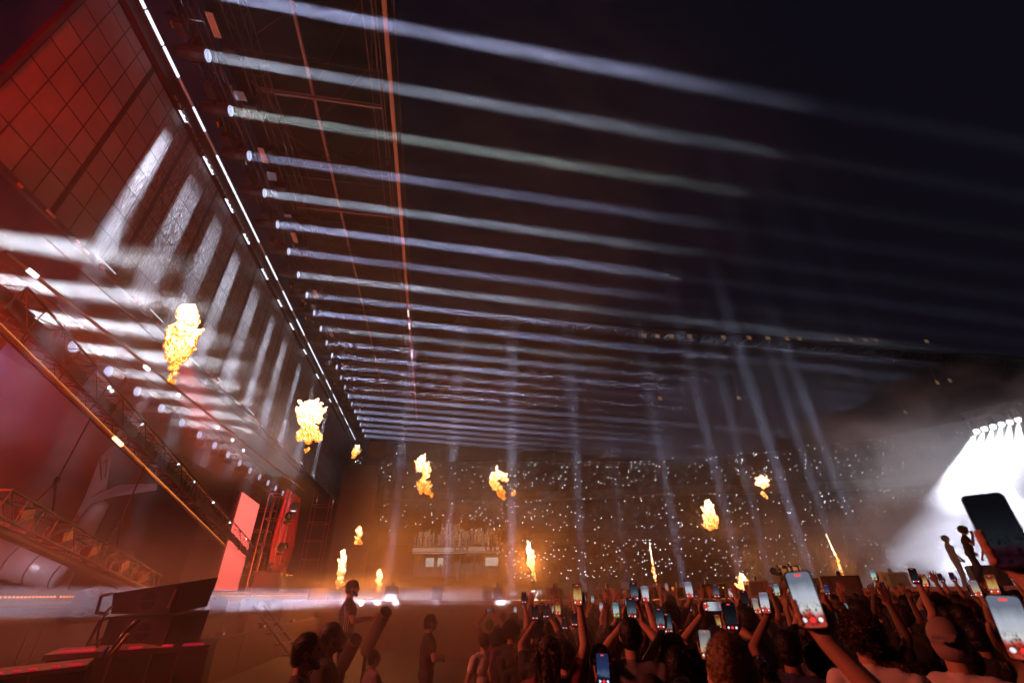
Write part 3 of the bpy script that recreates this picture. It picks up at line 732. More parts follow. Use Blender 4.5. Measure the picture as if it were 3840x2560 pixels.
# ------------------------------------------------------------------ runway with b-stage
RW = [PZ(1100, 2250, 1.78), Vector((-2.9, 24.6, 0)), PZ(1700, 2252, 1.78), PZ(1900, 2251, 1.78), PZ(2100, 2250, 1.78), PZ(2400, 2249, 1.78), Vector((9.5, 15.6, 0)), Vector((13.5, 15.9, 0)), Vector((17, 15.2, 0)), Vector((34, 13.5, 0))]
cw = empty('runway', (0, 22, 0), 'raised pale topped runway with plain olive brown front curving away from the main stage', 'runway')
r_ = lambda v: Vector(v) - cw.location
md_ = MB(); mf = MB(); mp_ = MB()
for i in range(len(RW) - 1):
    a = RW[i].copy(); b_ = RW[i + 1].copy(); a.z = b_.z = 0
    za = 1.78 if i < 7 else 1.95; zb = za
    n0 = 3.2
    md_.slab([r_(a + Vector((0, 0, za))), r_(b_ + Vector((0, 0, zb))), r_(b_ + Vector((0, n0, zb))), r_(a + Vector((0, n0, za)))], (0, 0, -.12))
    mf.slab([r_(a + Vector((0, .05, .0))), r_(b_ + Vector((0, .05, 0))), r_(b_ + Vector((0, .05, zb - .13))), r_(a + Vector((0, .05, za - .13)))], (0, .08, 0))
md_.build('deck', mat('runway_deck', (.45, .43, .42), .5), cw); mf.build('front_cloth', mat('olive_cloth', (.21, .15, .085), .8, 0, .25, .8, bump=.2), cw)
BS = empty('b_stage', (24.2, 18.4, 0), 'pale round ended b stage at the end of the runway where the singer stands in white smoke', 'stage')
m = MB(); m.tube((0, 0, 1.95), (0, 0, 2.08), 8.5, 8.5, 48); m.build('deck', mat('white_deck', (.7, .7, .7), .5), BS)
m = MB(); m.tube((0, 0, 0), (0, 0, 1.94), 8.2, 8.2, 48); m.build('skirt', mat('olive_cloth', (.21, .15, .085)), BS)

# cabinets on the runway
BX = mat('case_tan', (.34, .27, .22), .6, 0, .2, 3); BXD = mat('case_dark', (.07, .06, .06), .5, 0, .3, 3); BXW = mat('case_pale', (.5, .48, .48), .5)
boxes = [  # px left, px right, py top, py bottom, depth, material, chimney, label
 (1157, 1217, 2204, 2240, 24, BXD, 0, 'dark wide cabinet at the stage end right beside the glossy desk'),
 (1228, 1277, 2214, 2242, 22, BX, 0, 'small tan cabinet beneath the tallest left flame'),
 (1441, 1492, 2196, 2248, 21, BXD, 1, 'dark flame machine with chimney left of the smoky runway start'),
 (1620, 1661, 2199, 2248, 20, BXD, 0, 'plain square cabinet alone in the white smoke at the runway start'),
 (1812, 1842, 2214, 2250, 19, BXD, 2, 'cluttered low gear stack with cables on the runway'),
 (1848, 1884, 2200, 2251, 18.6, BXD, 1, 'narrow dark flame machine next to the cluttered gear stack'),
 (1990, 2034, 2213, 2250, 18.6, BX, 3, 'tan cabinet with one amber lamp just right of the tall runway flame'),
 (2047, 2101, 2200, 2251, 17.6, BXW, 0, 'tall pale box with dark front standing on the runway above the raised arm'),
 (2183, 2208, 2216, 2250, 17.6, BX, 0, 'small orange lit cabinet half hidden behind a raised phone'),
 (2261, 2306, 2204, 2250, 17, BX, 1, 'tan flame machine with chimney and slotted side on the runway'),
 (2336, 2381, 2208, 2250, 17, BXD, 3, 'dark amplifier cabinet showing tiny green and red lamps'),
 (2435, 2500, 2197, 2250, 16.4, BX, 0, 'wide tan cabinet at the foot of the thin flame spear'),
 (2528, 2572, 2199, 2246, 17, BXW, 1, 'grey smoke veiled cabinet in front of a pale upright beam'),
 (2637, 2686, 2188, 2244, 17, BXD, 1, 'dark flame machine left of the yellow fire puff'),
 (2690, 2725, 2187, 2236, 17.6, BXD, 3, 'dark rack with red and amber lamps left of the yellow fire puff'),
 (2806, 2884, 2175, 2228, 17.5, BX, 1, 'wide brown two door cabinet right of the yellow fire puff'),
 (3022, 3085, 2163, 2210, 18, BXW, 1, 'white cabinet behind the largest raised phone'),
 (3107, 3232, 2157, 2228, 16, BXD, 1, 'very wide dark double cabinet below the right flame spear'),
 (3318, 3400, 2144, 2196, 19.5, BXW, 1, 'pale cabinet pair fading into the white smoke on the b stage'),
 (3652, 3765, 2118, 2165, 15.8, BXD, 0, 'black floor monitor wedge at the singer\'s feet'),
]
for i, (xl, xr, yt, yb, d, mt, ch, lab) in enumerate(boxes):
    c = P((xl + xr) / 2, yb, d); wd = U(xr - xl, d) * (1 + .15 * max(0, (xl - 2600) / 1200)) * (.8 if i == 19 else 1); hh = U(yb - yt, d) * 1.02
    base = 1.8 if xl < 1300 else (1.78 if c.x < 15 else 2.08)
    c.z = base; 
    t = empty('speaker_wedge' if i == 19 else ('flame_machine' if ch == 1 else 'cabinet'), c, lab, 'floor monitor' if i == 19 else ('flame machine' if ch == 1 else 'cabinet'), 'gear standing on the runway' if i not in (19,) else None, rz=-math.atan2(c.x, c.y) + rnd.uniform(-.25, .25))
    hh = P((xl + xr) / 2, yt, d).z - base
    m = MB(); m.box((0, 0, hh / 2), (wd * .94, wd * .8, hh), None, .015); m.build('case_body', mt, t)
    m = MB(); m.box((wd * .1, -wd * .41, hh * .52), (wd * .6, .02, hh * .8), None, .004); m.box((-wd * .36, -wd * .41, hh * .6), (wd * .1, .02, hh * .3)); m.build('front_door', BXD if mt is not BXD else mat('case_mid', (.13, .11, .1), .5), t)
    if ch == 1:
        m = MB(); m.tube((0, 0, hh), (0, 0, hh + .16), .075, .06, 10); m.build('chimney', BLACK, t)
    if ch == 3:
        m = MB(); m.box((.08, -wd * .42, hh * .72), (.03, .02, .03)); m.build('amber_lamp', emat('amber_led2', (1, .5, .1), 5), t)
        m = MB(); m.box((-.1, -wd * .42, hh * .75), (.09, .02, .02)); m.build('status_lamp', emat('green_led', (.3, .9, .1), 1.5) if i == 10 else emat('red_led2', (1, .05, .05), 2), t)
    if ch == 2:
        m = MB(); 
        for k in range(5): m.path([(-.2 + .1 * k, 0, hh), (-.15 + .1 * k, .1, hh + .2), (-.2 + .09 * k, 0, hh * .3)], .02)
        m.build('cable', BLACK, t)
    if i in (7,): m = MB(); m.box((-wd * .44, -.02, hh / 2), (.1, wd * .84, hh * 1.01)); m.build('pale_side', BXW, t)

# camera rig on tripods
for k, (px, py, d, lab) in enumerate(((2955, 2130, 17, 'bulky broadcast camera on a tripod on the runway, pointing left'), (3000, 2122, 17.8, 'second broadcast camera raised a little higher behind the first'))):
    c = P(px, 2225, d); c.z = 1.78; top = P(px, py + 12, d).z - 1.78
    t = empty('broadcast_camera', c, lab, 'camera', rz=.5)
    m = MB(); m.box((0, 0, top), (.62, .24, .26), None, .02); m.box((.1, .1, top + .2), (.3, .08, .1)); m.box((.34, 0, top + .02), (.18, .3, .3)); m.build('camera_body', BLACK, t)
    m = MB(); m.tube((-.3, 0, top), (-.72, 0, top + .02), .1, .13, 14); m.build('lens', mat('lens_black', (.03, .03, .035), .2), t)
    for s_ in (-1, 1): m = MB(); m.tube((.4, .1 * s_, top - .1), (.75, .2 * s_, top - .35), .02); m.build('pan_bar', BLACK, t)
    m = MB()
    for a_ in (0, 2.1, 4.2): m.tube((0, 0, top - .15), (math.cos(a_) * .45, math.sin(a_) * .45, 0), .035)
    m.box((0, 0, top - .2), (.2, .2, .12)); m.build('tripod', BLACK, t)

# upright pale beams rising from the floor behind the runway
HU = head_meshes(.3, .5)
ups = [(1172, 2235, 26, -.02, 1.0), (1452, 2235, 30, -.01, .9), (1668, 2235, 30, 0, 1.1), (1918, 2235, 30, .0, 1.5), (2190, 2232, 30, .0, 1.1), (2350, 2232, 34, .0, .4), (2572, 2232, 28, -.03, 1.1), (2795, 2225, 28, -.05, 1.2), (2900, 2222, 34, -.02, 1.0), (3062, 2212, 28, -.07, 2.0), (3170, 2208, 36, -.03, 1.6), (3290, 2200, 34, -.08, 1.9), (3400, 2195, 40, -.03, 1.8), (3520, 2190, 42, -.06, 1.9), (3660, 2185, 44, -.03, 1.8)]
for k, (px, py, d, lean, e) in enumerate(ups):
    q = P(px, py, d); q.z = 1.0
    tt = moving_head('upright_beam_light', q, .3, .5, HU, '%s floor lamp from the left behind the runway with faint upright beam' % ORD[k],
                'upright beam lights behind the runway', (lean, -.06, 1), BE_UP * e, (.60, .66, 1.0), 4.0)
    m = MB(); m.box((0, 0, 0), (.8, .8, .5)); o = m.build('base_case', BXD, tt); o.location = (-.75, 0, 0)

# six white spotlights over the b stage
for k, (px, py) in enumerate([(3662, 1617), (3692, 1608), (3724, 1600), (3756, 1591), (3787, 1583), (3818, 1574)]):
    q = P(px, py, 24)
    t = empty('white_spotlight', q, '%s from the left in the row of six blinding white spotlights over the b stage' % ORD[k], 'spotlight', 'six white spotlights over the b stage')
    MB().ell((0, 0, 0), (.13, .13, .13)).build('lens', emat('spot_white', (1, .97, 1), 14), t)
    MB().tube((0, 0, .08), (.1, .1, .5), .16, .2, 12).build('housing', BLACK, t)
    aim = P([3440, 3520, 3590, 3660, 3740, 3850][k], 2130, 23.5) - q
    spot('spot_lamp', q + aim.normalized() * .16, aim, BE_WHITE, (.80, .82, 1.0), 25, .06, .8, t)
m = MB(); qa = P(3640, 1590, 24); qb = P(3900, 1530, 24)
truss('spotlight_truss', qa + Vector((0, .3, .5)), qb + Vector((0, .3, .5)), .4, .4, 'thin dark truss carrying the six white spotlights', rc=.025, rb=.012, matr=DSTEEL)

# ------------------------------------------------------------------ flames
def flame_mat(name, hot, holes):
    m = bpy.data.materials.new(name); m.use_nodes = True; nt = m.node_tree; nt.nodes.clear(); N = nt.nodes.new; L = nt.links.new
    out = N('ShaderNodeOutputMaterial'); em = N('ShaderNodeEmission'); tr = N('ShaderNodeBsdfTransparent'); mx = N('ShaderNodeMixShader')
    tc = N('ShaderNodeTexCoord'); ge = N('ShaderNodeNewGeometry'); lw = N('ShaderNodeLayerWeight'); lw.inputs[0].default_value = .62
    nz = N('ShaderNodeTexNoise'); nz.inputs['Scale'].default_value = 5.5; nz.inputs['Detail'].default_value = 7; nz.inputs['Roughness'].default_value = .65; nz.inputs['Distortion'].default_value = .8
    L(tc.outputs['Object'], nz.inputs['Vector'])
    sp_ = N('ShaderNodeSeparateXYZ'); L(tc.outputs['Generated'], sp_.inputs[0])
    # temperature: hotter with thickness (facing) and height
    def mt(op, a, b=None):
        n = N('ShaderNodeMath'); n.operation = op
        for i, v in enumerate((a, b)):
            if v is None: continue
            if isinstance(v, (int, float)): n.inputs[i].default_value = v
            else: L(v, n.inputs[i])
        return n.outputs[0]
    fac = mt('SUBTRACT', 1, lw.outputs['Facing'])
    T = mt('ADD', mt('MULTIPLY', fac, .95), mt('MULTIPLY', nz.outputs['Fac'], 1.6))
    T = mt('ADD', T, mt('SUBTRACT', mt('MULTIPLY', sp_.outputs['Z'], .55), .22)); T = mt('ADD', T, hot - .56)
    cr = N('ShaderNodeValToRGB'); L(mt('MULTIPLY', T, .55), cr.inputs[0]); e = cr.color_ramp.elements
    e[0].position = .28; e[0].color = (.25, .02, .002, 1); e[1].position = .86; e[1].color = (1, .84, .58, 1)
    for p_, c in ((.46, (.95, .10, .006, 1)), (.60, (1, .26, .02, 1)), (.72, (1, .50, .10, 1))): q = e.new(p_); q.color = c
    st = N('ShaderNodeMapRange'); L(mt('MULTIPLY', T, .55), st.inputs[0]); st.inputs[1].default_value = .58; st.inputs[2].default_value = .86; st.inputs[3].default_value = 1.0; st.inputs[4].default_value = 9.0
    L(cr.outputs[0], em.inputs[0]); L(st.outputs[0], em.inputs[1])
    # torn holes low in the flame
    hs = mt('ADD', mt('ADD', nz.outputs['Fac'], mt('MULTIPLY', fac, .35)), mt('MULTIPLY', sp_.outputs['Z'], .38)); keep = mt('GREATER_THAN', hs, holes)
    L(keep, mx.inputs[0]); L(tr.outputs[0], mx.inputs[1]); L(em.outputs[0], mx.inputs[2]); L(mx.outputs[0], out.inputs[0])
    m.cycles.emission_sampling = 'NONE'
    return m
FM_HOT = flame_mat('fire_hot', .22, .74); FM_MID = flame_mat('fire_mid', .14, .76); FM_JET = flame_mat('fire_jet', .30, .66)
FIRES = [  # label, depth, balls(px,py,r px), material, lamp energy
 ('largest white hot fireball with ragged orange tail in front of the video wall', 13, [(702,1176,36),(716,1196,26),(688,1192,24),(690,1225,30),(672,1255,46),(690,1275,44),(662,1295,42),(692,1312,30),(660,1325,32),(646,1335,24),(665,1352,22),(690,1345,13),(650,1378,14),(656,1400,10),(640,1412,9),(652,1432,9),(634,1425,6)], FM_HOT, 700),
 ('mushroom shaped fireball below the far end of the video wall', 19, [(1162,1530,28),(1140,1545,24),(1186,1545,24),(1160,1560,36),(1192,1568,18),(1134,1570,20),(1155,1598,26),(1140,1622,24),(1172,1622,26),(1193,1640,16),(1125,1638,15),(1158,1650,12),(1156,1682,7),(1148,1694,6)], FM_HOT, 700),
 ('small wispy flame at the far tip of the video wall edge', 26, [(1340,1680,9),(1333,1692,12),(1328,1705,10),(1343,1695,8),(1320,1712,5)], FM_MID, 120),
 ('twisting two lobed flame hanging in the air over the distant stand', 26, [(1582,1722,14),(1578,1745,20),(1592,1752,18),(1604,1760,12),(1600,1778,14),(1588,1795,9),(1580,1815,16),(1598,1822,18),(1580,1835,12),(1603,1842,12),(1618,1858,8)], FM_MID, 700),
 ('curled flame with a notch bitten out of its side', 30, [(1868,1780,14),(1852,1790,16),(1848,1808,14),(1890,1788,12),(1898,1800,8),(1858,1820,15),(1872,1835,14),(1880,1850,12),(1888,1866,8),(1926,1850,8),(1920,1856,5)], FM_MID, 700),
 ('tall column of white yellow fire at the stage end behind the cabinets', 24, [(1288,2070,7),(1287,2086,10),(1284,2105,13),(1282,2125,14),(1279,2145,14),(1278,2165,12),(1270,2185,8),(1283,2188,8),(1271,2200,5)], FM_JET, 3200),
 ('small ragged flame floating above the tall column of fire', 26, [(1350,1980,7),(1342,1990,9),(1350,2005,9),(1343,2020,9),(1336,2032,8),(1350,2033,6)], FM_MID, 900),
 ('short column of fire just left of the dark flame machine', 24, [(1424,2138,5),(1421,2150,8),(1425,2163,9),(1418,2178,9),(1424,2192,9),(1420,2206,7)], FM_JET, 2600),
 ('bright tall jet of fire with a wide amber glow above the runway', 24, [(1981,2035,6),(1984,2052,11),(1988,2072,13),(1990,2092,14),(1992,2112,12),(1997,2132,9),(2002,2150,6),(2005,2165,4),(2007,2176,3)], FM_JET, 6500),
 ('teardrop fireball with a ragged base high over the runway', 28, [(2659,1885,9),(2658,1902,15),(2662,1922,20),(2654,1942,20),(2672,1945,21),(2663,1962,20),(2680,1965,11),(2648,1963,11),(2664,1980,8)], FM_HOT, 1800),
 ('small puffed fireball with a broken stalk, highest of the right hand flames', 38, [(2850,1796,9),(2862,1794,8),(2872,1800,8),(2858,1808,13),(2845,1812,9),(2873,1814,10),(2863,1822,9),(2860,1848,5),(2868,1856,6),(2875,1866,4)], FM_HOT, 1500),
 ('thin spear of flame rising from the wide tan cabinet', 18, [(2448,2115,3),(2450,2130,6),(2453,2145,7),(2456,2160,7),(2459,2175,5),(2461,2188,3)], FM_JET, 500),
 ('slanting thin spear of flame above the wide dark double cabinet', 18.5, [(3138,2092,4),(3141,2104,7),(3146,2116,7),(3151,2128,6),(3157,2142,5),(3162,2153,3)], FM_JET, 600),
 ('low yellow puff of fire with smoke curling off it on the runway', 18, [(2782,2160,8),(2776,2172,10),(2792,2178,11),(2780,2190,13),(2798,2192,9),(2770,2196,8),(2786,2205,12)], FM_HOT, 700),
]
tex = bpy.data.textures.new('fire_lumps', 'CLOUDS'); tex.noise_scale = .20; tex.noise_depth = 4
tex3 = bpy.data.textures.new('fire_lumps_fine', 'CLOUDS'); tex3.noise_scale = .09; tex3.noise_depth = 3
tex2 = bpy.data.textures.new('fire_lumps_small', 'CLOUDS'); tex2.noise_scale = .34; tex2.noise_depth = 4
for i, (lab, d, balls, fm_, en) in enumerate(FIRES):
    c = P(sum(b[0] for b in balls) / len(balls), sum(b[1] for b in balls) / len(balls), d)
    m = MB(); u = d / F
    for k, (px, py, r) in enumerate(balls):
        q = P(px, py, d + rnd.uniform(-.3, .3) * r * u) - c
        m.ell(q, (r * u * .92, r * u * .92, r * u * 1.12), n=12, m=8)
        for j in range(0 if i == 0 and k < 4 else 5 if r > 5 else 1):
            v = Vector((rnd.gauss(0, 1), rnd.gauss(0, 1), rnd.gauss(.5, .8))).normalized() * r * u
            q1 = q + v * rnd.uniform(.5, .9); m.cap(q1, q1 + v * rnd.uniform(.2, .7) + Vector((0, 0, r * u * rnd.uniform(.0, .9))), r * u * rnd.uniform(.3, .5), r * u * rnd.uniform(.05, .15), 7, 2)
    if i in (11, 12):
        tip = P(2432, 2018, d) - c if i == 11 else P(3094, 1994, d) - c; q = P(*balls[0][:2], d) - c
        m.tube(q, tip, U(4, d), U(.6, d), 6)
    o = m.build('flame', fm_, None); o.location = c
    tag(o, lab, 'flame')
    rm_ = o.modifiers.new('r', 'REMESH'); rm_.mode = 'VOXEL'; rm_.voxel_size = max(.016, u * 1.6)
    ds = o.modifiers.new('d', 'DISPLACE'); ds.texture = tex if u * 20 < .3 else tex2; ds.texture_coords = 'LOCAL'; ds.strength = u * (15 if i not in (11, 12) else 6); ds.mid_level = .5
    if i not in (11, 12): d2_ = o.modifiers.new('d2', 'DISPLACE'); d2_.texture = tex3; d2_.texture_coords = 'LOCAL'; d2_.strength = u * 11; d2_.mid_level = .5
    rep = balls if en >= 3000 else [balls[len(balls) // 3]]
    point('flame_light', P(rep[len(rep) // 2][0], rep[len(rep) // 2][1], d - .1 - max(b[2] for b in balls) * u * 1.4), en * FE * (1.35 if en >= 2000 else .12 if i < 2 else .9 if i in (9, 10) else .4), (1, .27, .04) if i != 13 else (1, .6, .2), u * 4, None)

# ------------------------------------------------------------------ people
def baked(mb, voxel, name, m, smooth_it=2, disp=None, dec=None):
    me = mb.me('tmp'); o = bpy.data.objects.new('tmp', me); COL.objects.link(o)
    r = o.modifiers.new('r', 'REMESH'); r.mode = 'VOXEL'; r.voxel_size = voxel; r.use_smooth_shade = True
    if smooth_it:
        s_ = o.modifiers.new('s', 'SMOOTH'); s_.iterations = smooth_it; s_.factor = .5
    if disp:
        tx = bpy.data.textures.new('hairtex', 'CLOUDS'); tx.noise_scale = disp[0]; tx.noise_depth = 3
        d = o.modifiers.new('d', 'DISPLACE'); d.texture = tx; d.strength = disp[1]; d.mid_level = .5
    if dec:
        d = o.modifiers.new('dd', 'DECIMATE'); d.ratio = dec
    bpy.context.view_layer.update()
    out = bpy.data.meshes.new_from_object(o.evaluated_get(bpy.context.evaluated_depsgraph_get())); out.name = name
    bpy.data.objects.remove(o); out.materials.clear(); out.materials.append(m)
    for p in out.polygons: p.use_smooth = True
    return out
SKIN = [mat('skin_%d' % i, c, .55, 0, .12, 8, spec=.35) for i, c in enumerate([(.45, .25, .17), (.30, .16, .10), (.12, .06, .04)])]
CLO = [mat('cloth_black', (.02, .018, .02), .9, 0, .3, 8), mat('cloth_white', (.62, .58, .55), .85, 0, .12, 5), mat('cloth_navy', (.03, .035, .08), .9), mat('cloth_maroon', (.16, .03, .04), .9), mat('cloth_grey', (.14, .13, .14), .9), mat('cloth_olive', (.10, .09, .05), .9)]
HAIR = [mat('hair_black', (.012, .009, .008), .55, 0, .5, 40, bump=.6), mat('hair_brown', (.055, .03, .016), .5, 0, .5, 45, bump=.8), mat('hair_blond', (.20, .12, .05), .5, 0, .4, 45, bump=.8), mat('cap_pale', (.26, .2, .17), .8), mat('cap_black', (.02, .018, .018), .8)]
HC = Vector((0, .02, 1.63))
def head_geo(m, c, fine=False, R=Matrix.Identity(3)):
    n, k = (56, 40) if fine else (28, 20)
    rr = bmesh.ops.create_uvsphere(m.bm, u_segments=n, v_segments=k, radius=1.0)
    for v in rr['verts']:
        x, y, z = v.co
        f = max(0, y)
        X, Y, Z = x * .077, y * .097, z * .118
        if z < -.15: t_ = min(1, (-z - .15) / .85); X *= 1 - .30 * t_; Y = Y * (1 - .12 * t_) + (.012 * t_ if y > 0 else .020 * t_)
        if y < 0: Y *= 1.04
        g = lambda cx, cz, sx, sz: math.exp(-((X - cx) / sx) ** 2 - ((Z - cz) / sz) ** 2) * (1 if y > 0 else 0)
        Y += .026 * g(0, -.022, .011, .014) + .014 * g(0, .0, .009, .022) - .009 * (g(.031, .008, .016, .011) + g(-.031, .008, .016, .011))
        Y += .006 * g(0, .030, .05, .009) + .009 * g(0, -.056, .022, .006) + .008 * g(0, -.068, .019, .006) + .010 * g(0, -.096, .022, .014) - .005 * g(0, -.078, .02, .006)
        v.co = c + R @ Vector((X, Y, Z))
    for s_ in (-1, 1):
        m.ell(c + R @ Vector((s_ * .079, -.008, -.006)), (.010, .020, .032), R, 10, 8)
def hand(m, wrist, d, n, side, grip, fine=True):
    """palm from wrist along d, palm facing n; grip: 'phone' | 'open' | 'fist' ; side +1: thumb towards +s"""
    d = Vector(d).normalized(); n = Vector(n); n = (n - d * n.dot(d)).normalized(); s_ = d.cross(n).normalized() * side
    w_ = Vector(wrist)
    for k in (-1.5, -.5, .5, 1.5): m.cap(w_ + d * .015 + s_ * k * .012, w_ + d * .088 + s_ * k * .019, .015, .012, 8, 3)
    L_ = [.062, .074, .080, .070]
    for i, k in enumerate((-1.5, -.5, .5, 1.5)):
        b_ = w_ + d * .090 + s_ * k * .020; l = L_[i]
        if grip == 'phone': b_ = w_ + d * (.040 + .0205 * i) - s_ * .012; p1 = b_ - s_ * .030 - d * .0 + n * .004; p2 = p1 - s_ * .003 + n * .024 + d * .006; p3 = p2 + s_ * .010 + n * .008 + d * .004
        elif grip == 'fist': p1 = b_ + d * l * .25 + n * l * .35; p2 = p1 - d * l * .2 + n * l * .28; p3 = p2 - d * l * .25
        else: p1 = b_ + d * l * .45 + s_ * k * .006; p2 = p1 + d * l * .33 + n * .006 + s_ * k * .004; p3 = p2 + d * l * .27 + n * .012
        m.cap(b_, p1, .0095, .009, 8, 3); m.cap(p1, p2, .009, .0085, 8, 3); m.cap(p2, p3, .0085, .0075, 8, 3)
    t0 = w_ + d * .025 + s_ * .026; t1 = t0 + d * .035 + s_ * .022 + n * .008
    t2 = t1 + d * .034 + s_ * (.002 if grip != 'open' else .016) + n * .014; t3 = t2 + d * .02 + n * .010 - s_ * (.006 if grip == 'phone' else 0)
    m.cap(t0, t1, .014, .0115, 8, 3); m.cap(t1, t2, .011, .0095, 8, 3); m.cap(t2, t3, .0095, .008, 8, 3)
def person_meshes(arms, fine=False, lean=0.0, head_rot=None, sleeves='short', legs=None, key=''):
    """arms: list of (elbow, wrist, hand_dir, palm_normal, grip) for right, left"""
    m = MB(); HR = head_rot or Matrix.Identity(3)
    c = HC.copy(); head_geo(m, c, fine, HR)
    m.cap((0, -.012, 1.43), (0, .0, 1.57), .058, .054, 16, 5)
    m.cap((-.11, -.01, 1.425), (.11, -.01, 1.425), .055, .055, 14, 4)
    m.ell((0, .0, 1.27), (.175, .115, .19)); m.ell((0, 0, 1.10), (.145, .10, .16)); m.ell((0, -.005, .96), (.165, .115, .13))
    lg = legs or [((.095, 0, .92), (.105, .03, .50), (.11, -.02, .09)), ((-.095, 0, .92), (-.105, .03, .50), (-.11, -.02, .09))]
    for h_, k_, a_ in lg:
        m.cap(h_, k_, .088, .056, 12, 4); m.cap(k_, a_, .056, .036, 12, 4); m.cap(Vector(a_) + Vector((0, -.03, -.045)), Vector(a_) + Vector((.01, .15, -.055)), .035, .03, 10, 3)
    sh = MB(); tr = MB()
    sh.cap((-.12, -.01, 1.425), (.12, -.01, 1.425), .068, .068, 14, 4); sh.ell((0, .0, 1.28), (.195, .135, .2)); sh.ell((0, 0, 1.10), (.17, .125, .18)); sh.ell((0, -.005, .95), (.175, .13, .12)); sh.cap((0, -.01, 1.44), (0, -.008, 1.475), .072, .062, 14, 3)
    for h_, k_, a_ in lg: tr.cap(h_, k_, .10, .072, 12, 4); tr.cap(k_, Vector(a_) + Vector((0, 0, .0)), .072, .058, 12, 4)
    tr.ell((0, -.005, .94), (.18, .13, .12))
    for s_, (el, wr, hd, pn, gr) in zip((1, -1), arms):
        S = Vector((.185 * s_, -.01, 1.405)); el = Vector(el); wr = Vector(wr)
        m.cap(S, el, .052, .041, 12, 4); m.cap(el, el.lerp(wr, .35), .041, .040, 12, 4); m.cap(el.lerp(wr, .35), wr, .040, .026, 12, 4)
        hand(m, wr, hd, pn, s_, gr, fine)
        sh.cap(S, S.lerp(el, .55 if sleeves == 'short' else 1), .070, .062, 12, 4)
        if sleeves == 'long': sh.cap(el, el.lerp(wr, .92), .058, .042, 12, 4)
    vx = .0062 if fine else .0085
    b_ = baked(m, vx, 'person_body' + key, SKIN[0], 2, None, None if fine else .45)
    s2 = baked(sh, .012, 'shirt' + key, CLO[0], 2, (.09, .018), .6)
    t2 = baked(tr, .018, 'trousers' + key, CLO[4], 2, (.12, .02), .5)
    return b_, s2, t2
UP = (0, 0, 1)
# phone-holding: phone centre relative to person; palm faces the body (-y), so the screen faces back to the camera
def grip_to(wr, ph): return (Vector(ph) - Vector(wr))
POSES = {
 'r_up': ([((.27, .14, 1.60), (.12, .27, 1.80), (-.15, .1, 1), (0, -1, 0), 'phone'), ((-.28, .06, 1.14), (-.20, .24, .98), (0, .4, -1), (1, 0, 0), 'fist')], [(.112, .246, 1.892, 0)]),
 'r_high': ([((.26, .10, 1.68), (.20, .22, 1.93), (-.05, .1, 1), (0, -1, 0), 'phone'), ((-.28, .03, 1.14), (-.24, .2, .95), (0, .4, -1), (1, 0, 0), 'fist')], [(.196, .194, 2.025, 0)]),
 'l_up': ([((.28, .03, 1.14), (.24, .2, .95), (0, .4, -1), (-1, 0, 0), 'fist'), ((-.27, .14, 1.62), (-.14, .27, 1.83), (.1, .1, 1), (0, -1, 0), 'phone')], [(-.132, .246, 1.925, 0)]),
 'two': ([((.25, .22, 1.50), (.064, .345, 1.70), (-.05, .05, 1), (-1, -.35, 0), 'phone'), ((-.25, .22, 1.50), (-.064, .345, 1.70), (.05, .05, 1), (1, -.35, 0), 'phone')], [(0, .335, 1.795, 0)]),
 'two_wide': ([((.30, .14, 1.66), (.105, .26, 1.86), (-.05, .05, 1), (-1, -.35, 0), 'phone'), ((-.30, .14, 1.66), (-.105, .26, 1.86), (.05, .05, 1), (1, -.35, 0), 'phone')], [(0, .25, 1.935, 1)]),
 'down': ([((.28, .02, 1.14), (.26, .16, .92), (0, .3, -1), (-1, 0, 0), 'fist'), ((-.28, .02, 1.14), (-.26, .16, .92), (0, .3, -1), (1, 0, 0), 'fist')], []),
 'arms': ([((.28, .12, 1.62), (.20, .22, 1.88), (.05, .1, 1), (0, -1, 0), 'fist'), ((-.29, .10, 1.64), (-.24, .18, 1.90), (-.05, .1, 1), (0, 1, 0), 'open')], []),
 'wave_l': ([((.28, .02, 1.14), (.22, .18, .98), (0, .3, -1), (-1, 0, 0), 'fist'), ((-.27, .10, 1.67), (-.18, .16, 1.94), (.1, .05, 1), (0, -1, 0), 'fist')], []),
 'wave': ([((.30, .08, 1.66), (.27, .14, 1.92), (0, .05, 1), (0, 1, 0), 'open'), ((-.28, .02, 1.14), (-.22, .18, .98), (0, .3, -1), (1, 0, 0), 'fist')], []),
}
PM = {k: person_meshes(v[0], key='_' + k) for k, v in POSES.items()}
